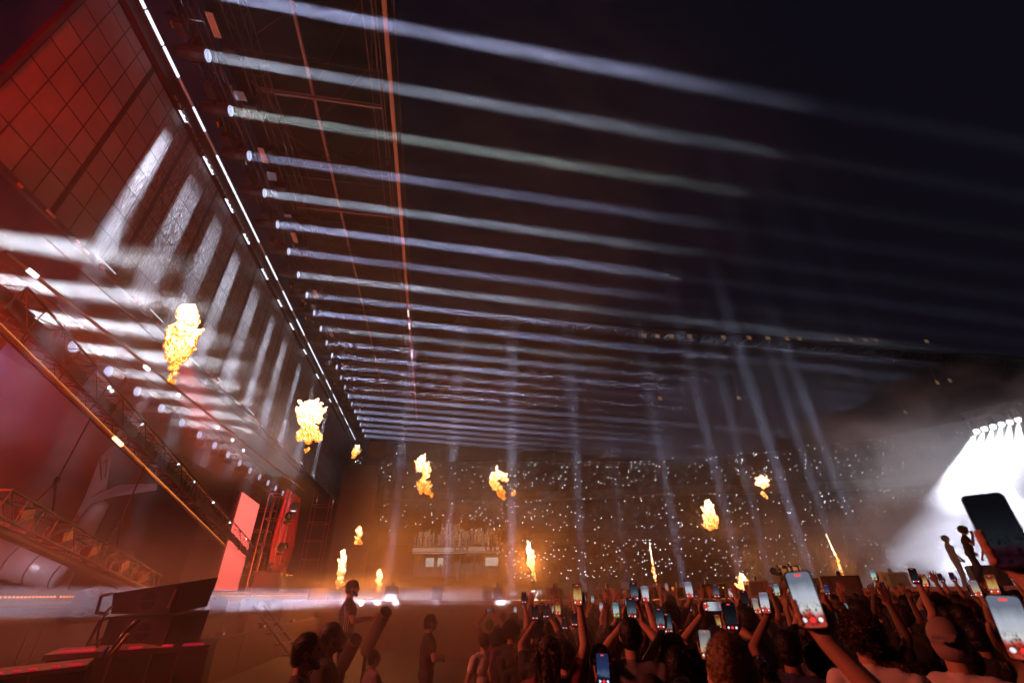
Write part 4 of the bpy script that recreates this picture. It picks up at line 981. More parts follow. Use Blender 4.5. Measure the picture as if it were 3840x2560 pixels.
# hair
def hair_mesh(kind):
    m = MB(); c = HC
    if kind == 'short': m.ell(c + Vector((0, -.018, .022)), (.086, .100, .108), n=24, m=16); m.ell(c + Vector((0, -.05, -.03)), (.074, .062, .07)); return baked(m, .007, 'hair_short', HAIR[0], 2, (.03, .006), .6)
    if kind == 'buzz': m.ell(c + Vector((0, -.018, .022)), (.080, .096, .100), n=24, m=16); m.ell(c + Vector((0, -.045, -.02)), (.070, .060, .07)); return baked(m, .007, 'hair_buzz', HAIR[0], 2, (.012, .003), .6)
    if kind == 'curly':
        r = random.Random(5); m.ell(c + Vector((0, -.02, .03)), (.105, .115, .115))
        for k in range(170):
            v = Vector((r.gauss(0, 1), r.gauss(-.2, 1), r.gauss(.35, 1))).normalized()
            if v.y > .55 and v.z < .35: continue
            m.ell(c + Vector((v.x * .11, v.y * .12 - .02, v.z * .12 + .03)), (.022, .022, .022), n=6, m=5)
        return baked(m, .008, 'hair_curly', HAIR[0], 0, (.015, .014), .6)
    if kind == 'tousled':
        r = random.Random(8); m.ell(c + Vector((0, -.02, .025)), (.095, .108, .112))
        for k in range(90):
            v = Vector((r.gauss(0, 1), r.gauss(-.3, 1), r.gauss(.4, 1))).normalized()
            if v.y > .6 and v.z < .3: continue
            a = c + Vector((v.x * .085, v.y * .095 - .02, v.z * .10 + .03)); m.cap(a, a + v * .02 + Vector((r.uniform(-.03, .03), -.01, -.03)), .014, .004, 5, 2)
        return baked(m, .0065, 'hair_tousled', HAIR[1], 2, (.02, .008), .6)
    if kind == 'long':
        r = random.Random(9); m.ell(c + Vector((0, -.02, .022)), (.086, .100, .108)); m.cap(c + Vector((0, -.045, -.03)), c + Vector((0, -.075, -.22)), .074, .052, 16, 5)
        for k in range(40):
            x = r.uniform(-.095, .095); m.cap(c + Vector((x, -.06 - r.random() * .05, .02)), c + Vector((x * 1.0 + r.uniform(-.02, .02), -.07 - r.random() * .05, -.30 + r.uniform(-.06, .05))), .014, .007, 5, 2)
        return baked(m, .008, 'hair_long', HAIR[1], 0, (.03, .01), .6)
    if kind == 'cap':
        m.ell(c + Vector((0, -.012, .035)), (.090, .106, .098), n=24, m=16); m.ell(c + Vector((0, -.045, -.03)), (.078, .068, .06)); m.slab([c + Vector(q) for q in ((-.06, -.09, .035), (-.05, -.17, .015), (0, -.185, .012), (.05, -.17, .015), (.06, -.09, .035))], (0, 0, .012))
        return baked(m, .006, 'cap_hat', HAIR[4], 1, None, .6)
    if kind == 'bun': m.ell(c + Vector((0, -.018, .022)), (.086, .100, .108)); m.ell(c + Vector((0, -.1, .09)), (.045, .045, .045)); return baked(m, .007, 'hair_bun', HAIR[1], 1, (.02, .01), .6)
def strands(me, n, ln, wd, droop, seed=1):
    r = random.Random(seed); bm = bmesh.new(); bm.from_mesh(me); bm.faces.ensure_lookup_table(); nf = len(bm.faces); F_ = [(f.calc_center_median().copy(), f.normal.copy()) for f in bm.faces]
    for k in range(n):
        c, nn = F_[r.randrange(nf)]
        if nn.z < -.6: continue
        tang = Vector((r.gauss(0, 1), r.gauss(0, 1), r.gauss(0, 1))); side = nn.cross(tang).normalized() * wd
        tip = c + nn * ln * r.uniform(.3, 1.0) + tang.normalized() * ln * .5 + Vector((0, 0, -droop * r.random())); base = c - nn * .004
        a = bm.verts.new(base - side); b = bm.verts.new(base + side); m_ = bm.verts.new((base + tip) / 2 + nn * ln * .2); e = bm.verts.new(tip)
        bm.faces.new((a, b, m_)); bm.faces.new((m_, b, e))
    bm.to_mesh(me); bm.free(); return me
HM_ = {k: hair_mesh(k) for k in ('short', 'buzz', 'curly', 'tousled', 'long', 'cap', 'bun')}
for k_, (n_, l_, w_, dr_) in {'short': (5200, .016, .0011, .004), 'buzz': (9000, .010, .0007, .001), 'curly': (4000, .022, .0014, .0), 'tousled': (5200, .03, .0014, .014), 'long': (4000, .02, .0014, .03), 'bun': (3600, .012, .001, .008)}.items(): strands(HM_[k_], n_, l_, w_, dr_)

# phones
def screen_mat(i, spec_):
    top, midc, bot, white, es = spec_
    m = bpy.data.materials.new('phone_screen_%d' % i); m.use_nodes = True; nt = m.node_tree; nt.nodes.clear(); N = nt.nodes.new; L = nt.links.new
    o = N('ShaderNodeOutputMaterial'); e = N('ShaderNodeEmission'); tc = N('ShaderNodeTexCoord'); sp_ = N('ShaderNodeSeparateXYZ'); L(tc.outputs['Generated'], sp_.inputs[0])
    n = N('ShaderNodeTexNoise'); n.inputs['Scale'].default_value = 2.6; n.inputs['Detail'].default_value = 3; mp = N('ShaderNodeMapping'); mp.inputs['Location'].default_value = (i * 3.1, 0, 0); L(tc.outputs['Generated'], mp.inputs[0]); L(mp.outputs[0], n.inputs['Vector'])
    ad = N('ShaderNodeMath'); ad.operation = 'MULTIPLY_ADD'; L(n.outputs['Fac'], ad.inputs[0]); ad.inputs[1].default_value = .34; L(sp_.outputs['Z'], ad.inputs[2])
    cr = N('ShaderNodeValToRGB'); L(ad.outputs[0], cr.inputs[0]); el = cr.color_ramp.elements
    el[0].position = .10; el[0].color = (.02, .005, .01, 1); el[1].position = 1.0; el[1].color = (*top, 1)
    for p_, c in ((.20, bot), (.34, tuple(b * .5 for b in bot)), (.40, bot), (.50, white), (.72, midc)): q = el.new(p_); q.color = (*c, 1)
    vo = N('ShaderNodeTexVoronoi'); vo.inputs['Scale'].default_value = 1.0; mp2 = N('ShaderNodeMapping'); mp2.inputs['Scale'].default_value = (9, 1, 15); mp2.inputs['Location'].default_value = (i * 2.3, 0, 0); L(tc.outputs['Generated'], mp2.inputs[0]); L(mp2.outputs[0], vo.inputs['Vector'])
    dk = N('ShaderNodeMapRange'); dk.inputs[1].default_value = .15; dk.inputs[2].default_value = .55; dk.inputs[3].default_value = .12; dk.inputs[4].default_value = 1.1; L(vo.outputs['Distance'], dk.inputs[0])
    lowm = N('ShaderNodeMapRange'); lowm.inputs[1].default_value = .34; lowm.inputs[2].default_value = .46; L(sp_.outputs['Z'], lowm.inputs[0])
    mxv = N('ShaderNodeMix'); L(lowm.outputs[0], mxv.inputs[0]); L(dk.outputs[0], mxv.inputs[2]); mxv.inputs[3].default_value = 1.0
    es_ = N('ShaderNodeMath'); es_.operation = 'MULTIPLY'; L(mxv.outputs[0], es_.inputs[0]); es_.inputs[1].default_value = es * .6; L(es_.outputs[0], e.inputs[1])
    L(cr.outputs[0], e.inputs[0]); L(e.outputs[0], o.inputs[0]); m.cycles.emission_sampling = 'NONE'
    return m
SCR = [screen_mat(i, s_) for i, s_ in enumerate([
 ((.25, .28, .38), (.75, .8, .95), (.75, .08, .05), (1, 1, 1), .95), ((.02, .03, .05), (.08, .12, .16), (.35, .05, .03), (.25, .35, .4), .7), ((.30, .28, .3), (.55, .5, .45), (.8, .12, .04), (1, .7, .4), .9),
 ((.2, .05, .02), (.8, .4, .1), (.9, .12, .03), (1, .75, .3), .9), ((.01, .01, .015), (.02, .022, .03), (.05, .01, .02), (.03, .04, .05), .6), ((.04, .06, .2), (.06, .09, .28), (.03, .04, .12), (.2, .3, .5), .6),
 ((.1, .25, .3), (.5, .8, .85), (.3, .5, .1), (.9, 1, .95), .9)])]
REC = emat('rec_dot', (1, .06, .05), 1.3); BTN = emat('shutter_white', (.9, .9, 1), 1.0); BTR = emat('shutter_red', (1, .03, .03), 1.2)
def rrect(w_, h_, r, y0, y1):
    pts = []
    for cx_, cz_, a0 in ((w_ / 2 - r, h_ / 2 - r, 0), (-w_ / 2 + r, h_ / 2 - r, 90), (-w_ / 2 + r, -h_ / 2 + r, 180), (w_ / 2 - r, -h_ / 2 + r, 270)):
        for q_ in range(6): a_ = math.radians(a0 + 18 * q_); pts.append((cx_ + r * math.cos(a_), y0, cz_ + r * math.sin(a_)))
    return MB().slab(pts, (0, y1 - y0, 0))
m = rrect(.076, .157, .012, -.0042, .0042); PC = m.me('case', mat('phone_case', (.015, .015, .02), .3))
m = rrect(.069, .150, .010, -.0049, -.0043); PS = m.me('screen', SCR[0])
m = MB(); m.box((0, -.0052, .066), (.018, .0005, .0055), None, .0001); PR = m.me('record_mark', REC)
m = MB()
for x in (-.022, .022): m.tube((x, -.005, -.055), (x, -.0056, -.055), .0065, n=12)
PB = m.me('round_button', BTN); m = MB(); m.tube((0, -.005, -.055), (0, -.0056, -.055), .0075, n=12); PB2 = m.me('shutter_button', BTR)
def phone(M, scr, lab, ctrl=True, grp='phones held up by the crowd'):
    t = bpy.data.objects.new('phone', None); COL.objects.link(t); t.matrix_world = M; t.empty_display_size = .05
    tag(t, lab, 'phone', grp)
    link('case', PC, t); s_ = link('screen', PS, t); s_.material_slots[0].link = 'OBJECT'; s_.material_slots[0].material = SCR[scr]
    if ctrl: link('record_mark', PR, t); link('round_button', PB, t); link('shutter_button', PB2, t)
    return t
def person(pos, face, hgt, pose, hair, skin, shirt, hairm, lab, scr=None, plab=None, grp=None, trousers=4, meshes=None, tilt=(0, 0), name='person'):
    s_ = hgt / 1.75
    M = Matrix.Translation(pos) @ Matrix.Rotation(-math.radians(face), 4, 'Z') @ Matrix.Rotation(math.radians(tilt[0]), 4, 'X') @ Matrix.Rotation(math.radians(tilt[1]), 4, 'Y') @ Matrix.Scale(s_, 4)
    b_, sh, tr = meshes or PM[pose]
    o = link(name, b_); o.matrix_world = M; tag(o, lab, 'person', grp)
    o.material_slots[0].link = 'OBJECT'; o.material_slots[0].material = SKIN[skin]
    for nm, me, mm in (('shirt', sh, CLO[shirt]), ('trousers', tr, CLO[trousers])):
        c = link(nm, me, o); c.material_slots[0].link = 'OBJECT'; c.material_slots[0].material = mm
    if hair:
        c = link('cap' if hair == 'cap' else 'hair', HM_[hair], o); c.material_slots[0].link = 'OBJECT'; c.material_slots[0].material = HAIR[hairm]
    if meshes is None:
        for (x, y, z, land) in POSES[pose][1]:
            Mp = M @ Matrix.Translation((x, y, z)) @ Matrix.Rotation(math.radians(rnd.uniform(-8, 8)), 4, 'Z') @ Matrix.Rotation(math.radians(rnd.uniform(-14, 4)), 4, 'X')
            if land: Mp = Mp @ Matrix.Rotation(math.pi / 2, 4, 'Y')
            phone(Mp, scr if scr is not None else rnd.choice([0, 1, 2, 0, 4, 3, 6]), plab or ('phone held by the ' + lab.replace('holding up a phone', 'just described')))
    return o
used = []
def at_head(px, py, w, zmin=1.40, zmax=1.78):
    r = ray(px, py); x = (px - CX) / F; y = (py - CY) / F; d = .2 * F * math.sqrt(math.sqrt(1 + x * x + y * y)) / w
    q = CAM + r * d
    if q.z > zmax and r.z < 0: q = CAM + r * ((zmax - H) / r.z)
    elif q.z > zmax: q.z = zmax
    if q.z < zmin: q = CAM + r * ((zmin - H) / r.z)
    return q
HN = {'short': 'short dark hair', 'buzz': 'close cropped hair', 'curly': 'big curly hair', 'tousled': 'tousled hair', 'long': 'long straight hair', 'cap': 'a backwards cap', 'bun': 'hair in a bun'}
# px, py of the head centre, head width px, pose, hair, skin, shirt, hair material, screen, label
HEADS = [
 (1887, 2315, 35, 'down', 'buzz', 2, 0, 0, None, 'person with round close cropped head seen above the others against the olive runway front'),
 (1926, 2325, 45, 'r_up', 'short', 1, 4, 1, 4, 'person with short brown hair next to the round cropped head near the left crowd edge'),
 (1836, 2345, 40, 'two_wide', 'short', 1, 3, 0, 1, 'person in plum shirt at the left edge of the crowd raising both hands with a camera'),
 (1871, 2405, 62, 'down', 'curly', 1, 0, 0, None, 'person with black curly hair in profile at the left edge of the crowd'),
 (1918, 2368, 62, 'down', 'tousled', 0, 0, 1, None, 'person with brown fluffy hair right behind the curly haired profile'),
 (1815, 2405, 50, 'down', 'short', 0, 1, 1, None, 'person in white t-shirt with hand on hip at the very left of the crowd'),
 (1958, 2450, 74, 'down', 'curly', 0, 0, 1, None, 'person with long curly brown hair looking down at a phone near the left crowd edge'),
 (2030, 2420, 82, 'l_up', 'short', 1, 0, 0, 4, 'person with short hair and bent left arm raised holding a dark phone'),
 (2120, 2462, 96, 'down', 'short', 0, 2, 0, None, 'person with short dark hair and navy collar at the bottom of the crowd'),
 (2190, 2405, 80, 'down', 'cap', 1, 0, 4, None, 'person in a black cap turned backwards in the left half of the crowd'),
 (2252, 2485, 112, 'down', 'cap', 0, 0, 4, None, 'person in a black snapback cap with strap at the bottom edge of the crowd'),
 (2306, 2340, 60, 'down', 'curly', 0, 5, 1, None, 'person with a round head of brown curls behind two raised forearms'),
 (2300, 2412, 96, 'r_high', 'short', 2, 0, 0, 1, 'person with broad dark head holding a phone very high, left half of the crowd'),
 (2420, 2500, 104, 'down', 'long', 0, 0, 0, None, 'person with long black hair at the bottom beside the blue lit phone'),
 (2518, 2312, 80, 'down', 'short', 0, 4, 0, None, 'person with dark hair behind the phone with the brown dim screen'),
 (2528, 2442, 112, 'two', 'long', 0, 0, 0, 1, 'person with long dark hair holding a dim brown screened phone in both hands'),
 (2650, 2345, 86, 'l_up', 'short', 0, 0, 0, 0, 'person with dark hair behind the white sideways phone'),
 (2745, 2515, 226, 'down', 'buzz', 0, 5, 2, None, 'nearest person with big sandy blond hair, back of the head in the lower middle'),
 (2925, 2270, 60, 'down', 'short', 0, 0, 0, None, 'person with dark hair tucked just left of the largest phone'),
 (2957, 2562, 122, 'down', 'short', 0, 0, 1, None, 'person whose brown hair just shows at the bottom edge right of the sandy blond head'),
 (3144, 2300, 62, 'down', 'curly', 0, 4, 2, None, 'person with light curly hair right of the large phone'),
 (3282, 2224, 84, 'down', 'buzz', 0, 0, 0, None, 'tall person turning a lit profile to the left above the heads'),
 (3230, 2300, 112, 'down', 'short', 0, 0, 0, None, 'person with thick dark hair below the man in profile'),
 (3233, 2388, 138, 'down', 'tousled', 0, 1, 1, None, 'person with shiny tousled brown hair and pale shirt in the right half'),
 (3408, 2256, 95, 'down', 'short', 0, 1, 0, None, 'person with short dark hair, bare neck and white collar in the right half'),
 (3373, 2205, 55, 'down', 'short', 0, 0, 0, None, 'person with dark hair just behind the one with the bare neck'),
 (3597, 2263, 92, 'down', 'short', 0, 2, 0, None, 'person with short hair and navy shirt below the two glowing phones'),
 (3562, 2412, 156, 'down', 'cap', 0, 1, 3, None, 'person in a pale cap and wide white collar in the lower right'),
 (3680, 2256, 86, 'down', 'curly', 1, 0, 1, None, 'person with frizzy brown hair left of the large right hand phone'),
 (3640, 2480, 120, 'down', 'short', 1, 4, 0, None, 'person with dark hair between the pale cap and the right hand phone'),
 (3345, 2500, 146, 'down', 'long', 0, 0, 1, None, 'person with long sleek brown hair at the bottom right of the middle'),
 (3303, 2294, 58, 'down', 'short', 1, 0, 0, None, 'person with dark hair between the profile and the bare neck'),
 (3350, 2322, 72, 'down', 'long', 1, 0, 0, None, 'person with dark long hair in shadow behind the pointing hand'),
 (3556, 2314, 70, 'down', 'short', 1, 0, 0, None, 'person with dark hair behind the small amber screened phone'),
 (3210, 2240, 48, 'down', 'short', 1, 0, 0, None, 'person with dark hair in front of the dark double cabinet'),
 (3130, 2250, 44, 'down', 'bun', 0, 3, 0, None, 'person with hair in a bun in front of the dark double cabinet'),
 (3556, 2204, 48, 'down', 'tousled', 0, 0, 2, None, 'person with fair rim lit hair below the brightest smoke'),
 (3428, 2194, 54, 'wave', 'short', 1, 0, 0, None, 'person raising an open hand toward the b stage'),
 (3812, 2225, 60, 'down', 'bun', 0, 1, 0, None, 'person in pale hood at the right edge behind the large phone'),
 (3800, 2540, 130, 'down', 'short', 1, 0, 0, None, 'person with dark hair in the bottom right corner'),
 (2060, 2500, 70, 'down', 'bun', 0, 3, 1, None, 'person with hair in a bun at the bottom left of the crowd'),
 (3060, 2470, 120, 'down', 'short', 2, 0, 0, None, 'broad person in black at the bottom, under the largest phone'),
 (2610, 2480, 110, 'down', 'cap', 0, 2, 4, None, 'person in dark cap left of the sandy blond head'),
 (3480, 2560, 130, 'down', 'tousled', 0, 3, 0, None, 'person with tousled black hair at the bottom edge right of the long sleek hair'),
]
for (px, py, w, pose, hair, sk, shirt, hm, scr, lab) in HEADS:
    q = at_head(px, py, w); hgt = q.z / HC.z * 1.75
    az = math.degrees(math.atan2(q.x, q.y)); face = az + rnd.uniform(-6, 22)
    if 'profile at the left' in lab: face = az + 75
    if 'lit profile' in lab: face = az - 80
    if 'hand on hip' in lab: face = az - 30
    person(Vector((q.x, q.y, 0)), face, hgt, pose, hair, sk, shirt, hm, lab, scr, ' '.join(('phone held by the ' + lab).split()[:15]), grp='people in the crowd')
    used.append((q.x, q.y))
# people recognised by their raised phones: px, py of the phone centre, phone height px, pose, screen, label
PHONES = [
 (1965, 2240, 44, 'r_high', 4, 'dark phone held sideways on the tallest raised arm at the left of the crowd'),
 (1932, 2290, 30, 'l_up', 0, 'small phone with a bright white corner above the cropped heads'),
 (2048, 2290, 52, 'two', 4, 'dark blank phone gripped in two hands above the left of the crowd'),
 (2092, 2280, 50, 'r_up', 3, 'phone with vivid orange fire picture above the left of the crowd'),
 (2075, 2284, 30, 'l_up', 6, 'small greenish phone beside the vivid orange screen'),
 (2155, 2320, 58, 'r_up', 4, 'black phone low behind the thick raised forearm'),
 (2166, 2228, 78, 'r_high', 3, 'tall phone with blue and red picture on a thick raised forearm'),
 (2118, 2335, 52, 'r_up', 4, 'dark phone lit along its rim below the vivid orange screen'),
 (2310, 2285, 58, 'l_up', 6, 'phone with green and orange picture in the left middle'),
 (2255, 2275, 36, 'r_up', 0, 'small pale blue phone between two raised phones'),
 (2368, 2280, 76, 'two', 1, 'black dim phone held by two hands with the tip of a lanyard below'),
 (2420, 2225, 62, 'r_high', 0, 'phone with pale blue picture standing against the wide tan cabinet'),
 (2477, 2222, 30, 'r_up', 5, 'small blue phone in front of the wide tan cabinet'),
 (2475, 2318, 84, 'l_up', 1, 'brown dim phone held in one bent hand in the middle'),
 (2222, 2245, 28, 'l_up', 6, 'tiny phone near the half hidden orange cabinet'),
 (2685, 2215, 50, 'r_up', 1, 'grey green phone in front of the dark flame machine'),
 (2740, 2222, 36, 'r_high', 0, 'small bright phone just left of the yellow fire puff'),
 (2793, 2245, 60, 'two', 4, 'black phone hiding the foot of the yellow fire puff'),
 (2670, 2272, 74, 'two_wide', 0, 'white phone held sideways with singers on its screen, fingers on top'),
 (2740, 2312, 112, 'l_up', 4, 'large black phone right beside the white sideways phone'),
 (2837, 2270, 62, 'r_up', 2, 'smaller phone of a close pair with orange picture bottom'),
 (2868, 2258, 82, 'l_up', 0, 'larger phone of a close pair with white smoke picture'),
 (2692, 2330, 60, 'r_up', 3, 'phone with red picture under the white sideways phone'),
 (2648, 2415, 118, 'r_up', 2, 'grey phone in a pink case near the sandy blond head'),
 (2262, 2508, 110, 'r_up', 5, 'phone with deep blue screen at the bottom edge'),
 (2893, 2207, 34, 'r_high', 0, 'small bright phone below the brown two door cabinet'),
 (2913, 2210, 44, 'r_up', 6, 'phone with green tinted picture left of the largest phone'),
 (2583, 2270, 46, 'l_up', 5, 'small blue grey phone behind the sleeve in the middle'),
 (3050, 2200, 46, 'r_up', 1, 'grey phone in front of the white cabinet'),
 (3100, 2210, 40, 'r_high', 5, 'bright blue phone right of the white cabinet'),
 (3275, 2155, 34, 'r_high', 6, 'shiny phone in a raised fist against white smoke'),
 (3428, 2158, 60, 'r_high', 4, 'dark phone rimmed by white smoke on a raised arm'),
 (3455, 2150, 46, 'l_up', 3, 'phone with red picture behind the dark one in the white smoke'),
 (3305, 2180, 30, 'r_up', 4, 'small dark phone in the white smoke above a cropped head'),
 (3527, 2165, 34, 'r_high', 4, 'dark small phone under the brightest smoke, left of two'),
 (3570, 2160, 34, 'r_high', 4, 'dark small phone under the brightest smoke, right of two'),
 (3483, 2262, 62, 'l_up', 3, 'phone with amber flame picture and a hand below it'),
 (3660, 2205, 66, 'r_up', 2, 'phone with yellow grey smoke picture below the floor monitor'),
 (3722, 2190, 84, 'r_high', 3, 'phone with orange smoke over a red crowd picture beneath the floor monitor'),
 (3782, 2135, 34, 'r_high', 4, 'small black phone at the right under the big dark phone'),
 (3820, 2160, 34, 'r_up', 6, 'small phone at the right edge with teal picture'),
 (3005, 2150, 26, 'r_high', 4, 'tiny raised phone above the largest phone'),
 (2610, 2225, 26, 'r_up', 4, 'tiny dark phone raised left of a dark flame machine'),
 (2500, 2200, 26, 'l_up', 2, 'tiny phone above the wide tan cabinet'),
]
for (px, py, hpx, pose, scr, lab) in PHONES:
    x = (px - CX) / F; y = (py - CY) / F; d = .157 * F * (1 + x * x + y * y) ** .25 / hpx
    q = P(px, py, d); ph = POSES[pose][1][0]
    s_ = min(1.1, max(.88, q.z / ph[2])); zt = ph[2] * s_
    if abs(zt - q.z) > .02 and abs(ray(px, py).z) > 1e-3:
        d2 = (zt - H) / ray(px, py).z
        if 0 < d2 < d * 1.5 and d2 > d * .66: q = P(px, py, d2)
    az = math.degrees(math.atan2(q.x, q.y)); face = az + rnd.uniform(2, 22); R_ = Matrix.Rotation(-math.radians(face), 3, 'Z')
    off = R_ @ Vector((ph[0] * s_, ph[1] * s_, 0)); pos = Vector((q.x, q.y, 0)) - off
    pos.z = min(.0, q.z - zt) if q.z - zt > 0 else 0
    hr = rnd.choice(['short', 'short', 'curly', 'tousled', 'long', 'bun', 'buzz'])
    person(pos, face, 1.75 * s_, pose, hr, rnd.choice([0, 0, 1]), rnd.choice([0, 0, 2, 4, 5, 3]), rnd.choice([0, 0, 1]), ' '.join(('person whose raised hand holds the ' + lab).split()[:16]), scr, lab, grp='people in the crowd')
    used.append((pos.x, pos.y))
# the rest of the crowd, smaller and farther
def runway_y(x):
    for a, b_ in zip(RW, RW[1:]):
        if a.x <= x <= b_.x: return a.y + (b_.y - a.y) * (x - a.x) / (b_.x - a.x)
    return 14
n_far = 0; tries = 0; cr_ = random.Random(21)
while n_far < 155 and tries < 6000:
    tries += 1
    az = cr_.uniform(12, 60); rr_ = cr_.uniform(4.5, 15); x = rr_ * math.sin(math.radians(az)); y = rr_ * math.cos(math.radians(az))
    if y > runway_y(x) - .7 or x < .55 + .20 * y * .5: continue
    if any((x - a) ** 2 + (y - b_) ** 2 < .30 for a, b_ in used): continue
    pz = proj_y = None
    used.append((x, y)); n_far += 1
    pose = cr_.choice(['down'] * 7 + ['r_up', 'two', 'wave', 'wave', 'arms', 'arms', 'wave', 'wave_l']); hr = cr_.choice(['short', 'short', 'buzz', 'curly', 'tousled', 'long', 'bun', 'cap'])
    s_ = cr_.uniform(.90, 1.0) if rr_ < 8 else cr_.uniform(.94, 1.05)
    sh_ = cr_.choice([0, 0, 0, 4, 2, 3, 5]); 
    person(Vector((x, y, 0)), az + cr_.uniform(-10, 30), 1.75 * s_, pose, hr, cr_.choice([0, 0, 1, 2]), sh_, 4 if hr == 'cap' else cr_.choice([0, 0, 0, 1]),
           'person in dark clothes packed in the crowd between others, seen from behind', cr_.choice([0, 1, 4, 4, 2, 6]), 'small phone raised by someone deep in the crowd', grp='people packed in the middle of the crowd')

# two very near phones and the arms that hold them
def near_phone(px, py, d, roll, yaw_, scr, lab, plab, scale=1.0, el=(.22, -.05, -.34), skin=0, side=1, ctrl=True):
    q = P(px, py, d); az = math.degrees(math.atan2(q.x, q.y))
    M = Matrix.Translation(q) @ Matrix.Rotation(-math.radians(az + yaw_), 4, 'Z') @ Matrix.Rotation(math.radians(roll), 4, 'Y') @ Matrix.Scale(scale, 4)
    phone(M, scr, plab, ctrl)
    m = MB(); wr = Vector((.010 * side, .030, -.110)); hand(m, wr, (-.04 * side, -.03, 1), (0, -1, 0), side, 'phone')
    E_ = Vector(el); S_ = E_ + Vector((.02, -.14, -.26)); m.cap(wr, wr.lerp(E_, .6), .026, .038, 14, 4); m.cap(wr.lerp(E_, .6), E_, .038, .042, 14, 4); m.cap(E_, S_, .043, .055, 14, 4)
    # the rest of this person, standing below the picture
    z0 = -q.z
    T = S_ + Vector((-.17 * side, .0, .02))
    inv = (Matrix.Rotation(-math.radians(az + yaw_), 4, 'Z') @ Matrix.Rotation(math.radians(roll), 4, 'Y')).inverted()
    up = inv.to_3x3() @ Vector((0, 0, 1))
    m.cap(S_, T, .055, .06, 12, 4); m.cap(T, T - up * .22, .14, .15, 16, 5); m.cap(T - up * .22, T - up * .45, .15, .14, 16, 5)
    for s2 in (-1, 1): m.cap(T - up * .5 + Vector((s2 * .09, 0, 0)), T - up * (q.z + T.dot(up) - .12) + Vector((s2 * .1, 0, 0)), .09, .05, 12, 4)
    nk = T + up * .12; m.cap(T, nk, .055, .055, 12, 4)
    hd = MB(); hc = T + up * .24; Rh = inv.to_3x3(); head_geo(m, hc, False, Rh)
    b_ = baked(m, .007, 'person_near', SKIN[skin], 2)
    o = link('person', b_); o.matrix_world = M; o.material_slots[0].link = 'OBJECT'; o.material_slots[0].material = SKIN[skin]
    tag(o, lab, 'person', 'people in the crowd')
    c = MB(); c.cap(T, T - up * .22, .155, .165, 16, 5); c.cap(T - up * .22, T - up * .5, .165, .155, 16, 5); c.cap(S_, T, .066, .07, 12, 4); c.cap(S_, S_.lerp(E_, .35), .066, .058, 12, 4)
    cs_ = baked(c, .012, 'shirt_near', CLO[0], 2, (.09, .015)); link('shirt', cs_, o)
    h = MB(); h.ell(hc + Rh @ Vector((0, -.018, .022)), (.088, .102, .11), Rh, 24, 16); hh = baked(h, .008, 'hair_near', HAIR[0], 1, (.02, .012)); link('hair', hh, o)
near_phone(3022, 2245, 1.38, -3, 8, 0, 'person at the right of the middle reaching a bare arm up to the largest glowing phone', 'largest glowing phone with white smoke over a red crowd on its screen', 1.0, (.22, -.06, -.42))
near_phone(3805, 2350, 1.22, 3, 12, 0, 'person at the right edge whose bent bare arm holds a large bright phone low', 'large bright phone in the lower right corner with cloudy picture over a red crowd', 1.0, (-.10, -.10, -.40), side=-1)
near_phone(3745, 1985, 1.0, 0, 6, 4, 'person beyond the right edge whose red lit fingers hold the big dark phone high', 'big black out of focus phone held highest at the right edge', 1.0, (.20, .02, -.34), ctrl=False)

# ---- security crew in the pit
def look(yawdeg, pitchdeg=0): return Matrix.Rotation(-math.radians(yawdeg), 3, 'Z') @ Matrix.Rotation(math.radians(pitchdeg), 3, 'X')
CR = [((.27, .06, 1.16), (.06, .24, 1.14), (-1, .1, 0), (0, -1, 0), 'fist'), ((-.27, .06, 1.16), (-.06, .27, 1.12), (1, .1, 0), (0, -1, 0), 'fist')]
G1 = person_meshes(CR, True, head_rot=look(0, 8), key='_g1'); 
def guard(px, py, w, face, hair, skin, shirt, lab, meshes, hm=0, z=0.0, name='person', zmin=1.3, zmax=2.6, tr=0):
    q = at_head(px, py, w, zmin, zmax); h_ = (q.z - z) / HC.z * 1.75
    o = person(Vector((q.x, q.y, z)), face, h_, None, hair, skin, shirt, hm, lab, meshes=meshes, grp=None, trousers=tr); return o, q, h_ / 1.75
EYE = mat('eye_dark', (.02, .015, .015), .15)
def eyes(o, R=Matrix.Identity(3)):
    for s_ in (-1, 1): MB().ell(HC + R @ Vector((.031 * s_, .083, .007)), (.011, .009, .009), R, 12, 8).build('eye', EYE, o, True)
def beard(o, m_, R=Matrix.Identity(3), full=1.0):
    b_ = MB(); 
    for s_ in (-1, 1): b_.cap(HC + R @ Vector((.062 * s_, .012, -.035)), HC + R @ Vector((.045 * s_, .062, -.092)), .018, .022, 10, 3)
    b_.cap(HC + R @ Vector((-.035, .076, -.098)), HC + R @ Vector((.035, .076, -.098)), .024 * full, .024 * full, 10, 3); b_.cap(HC + R @ Vector((-.02, .103, -.048)), HC + R @ Vector((.02, .103, -.048)), .006, .006, 8, 3)
    me = baked(b_, .006, 'beard', m_, 2, (.012, .006)); link('beard', me, o)
LK = look(0, 8)
o, q1, s1 = guard(1145, 2445, 112, 84, 'short', 0, 0, 'bearded guard with short quiff in black t-shirt, profile turned right, lower left', G1); eyes(o, LK); beard(o, HAIR[0], LK)
o, q2, s2 = guard(1238, 2392, 92, 80, None, 2, 0, 'guard with tied back dreadlocks in black standing arms folded behind the bearded guard', G1); eyes(o, LK); beard(o, HAIR[0], LK, .8)
m = MB(); m.ell(HC + Vector((0, -.02, .025)), (.084, .1, .105), n=24, m=16)
for k in range(14):
    x = -.06 + .0092 * k; m.cap(HC + Vector((x, -.09, .03)), HC + Vector((x * .7, -.125, -.10)), .013, .012, 6, 2); m.cap(HC + Vector((x * .7, -.125, -.10)), HC + Vector((x * 1.1, -.15 + .01 * (k % 3), -.26)), .012, .006, 6, 2)
link('hair', baked(m, .006, 'dreadlocks', HAIR[0], 1, (.02, .006)), o)
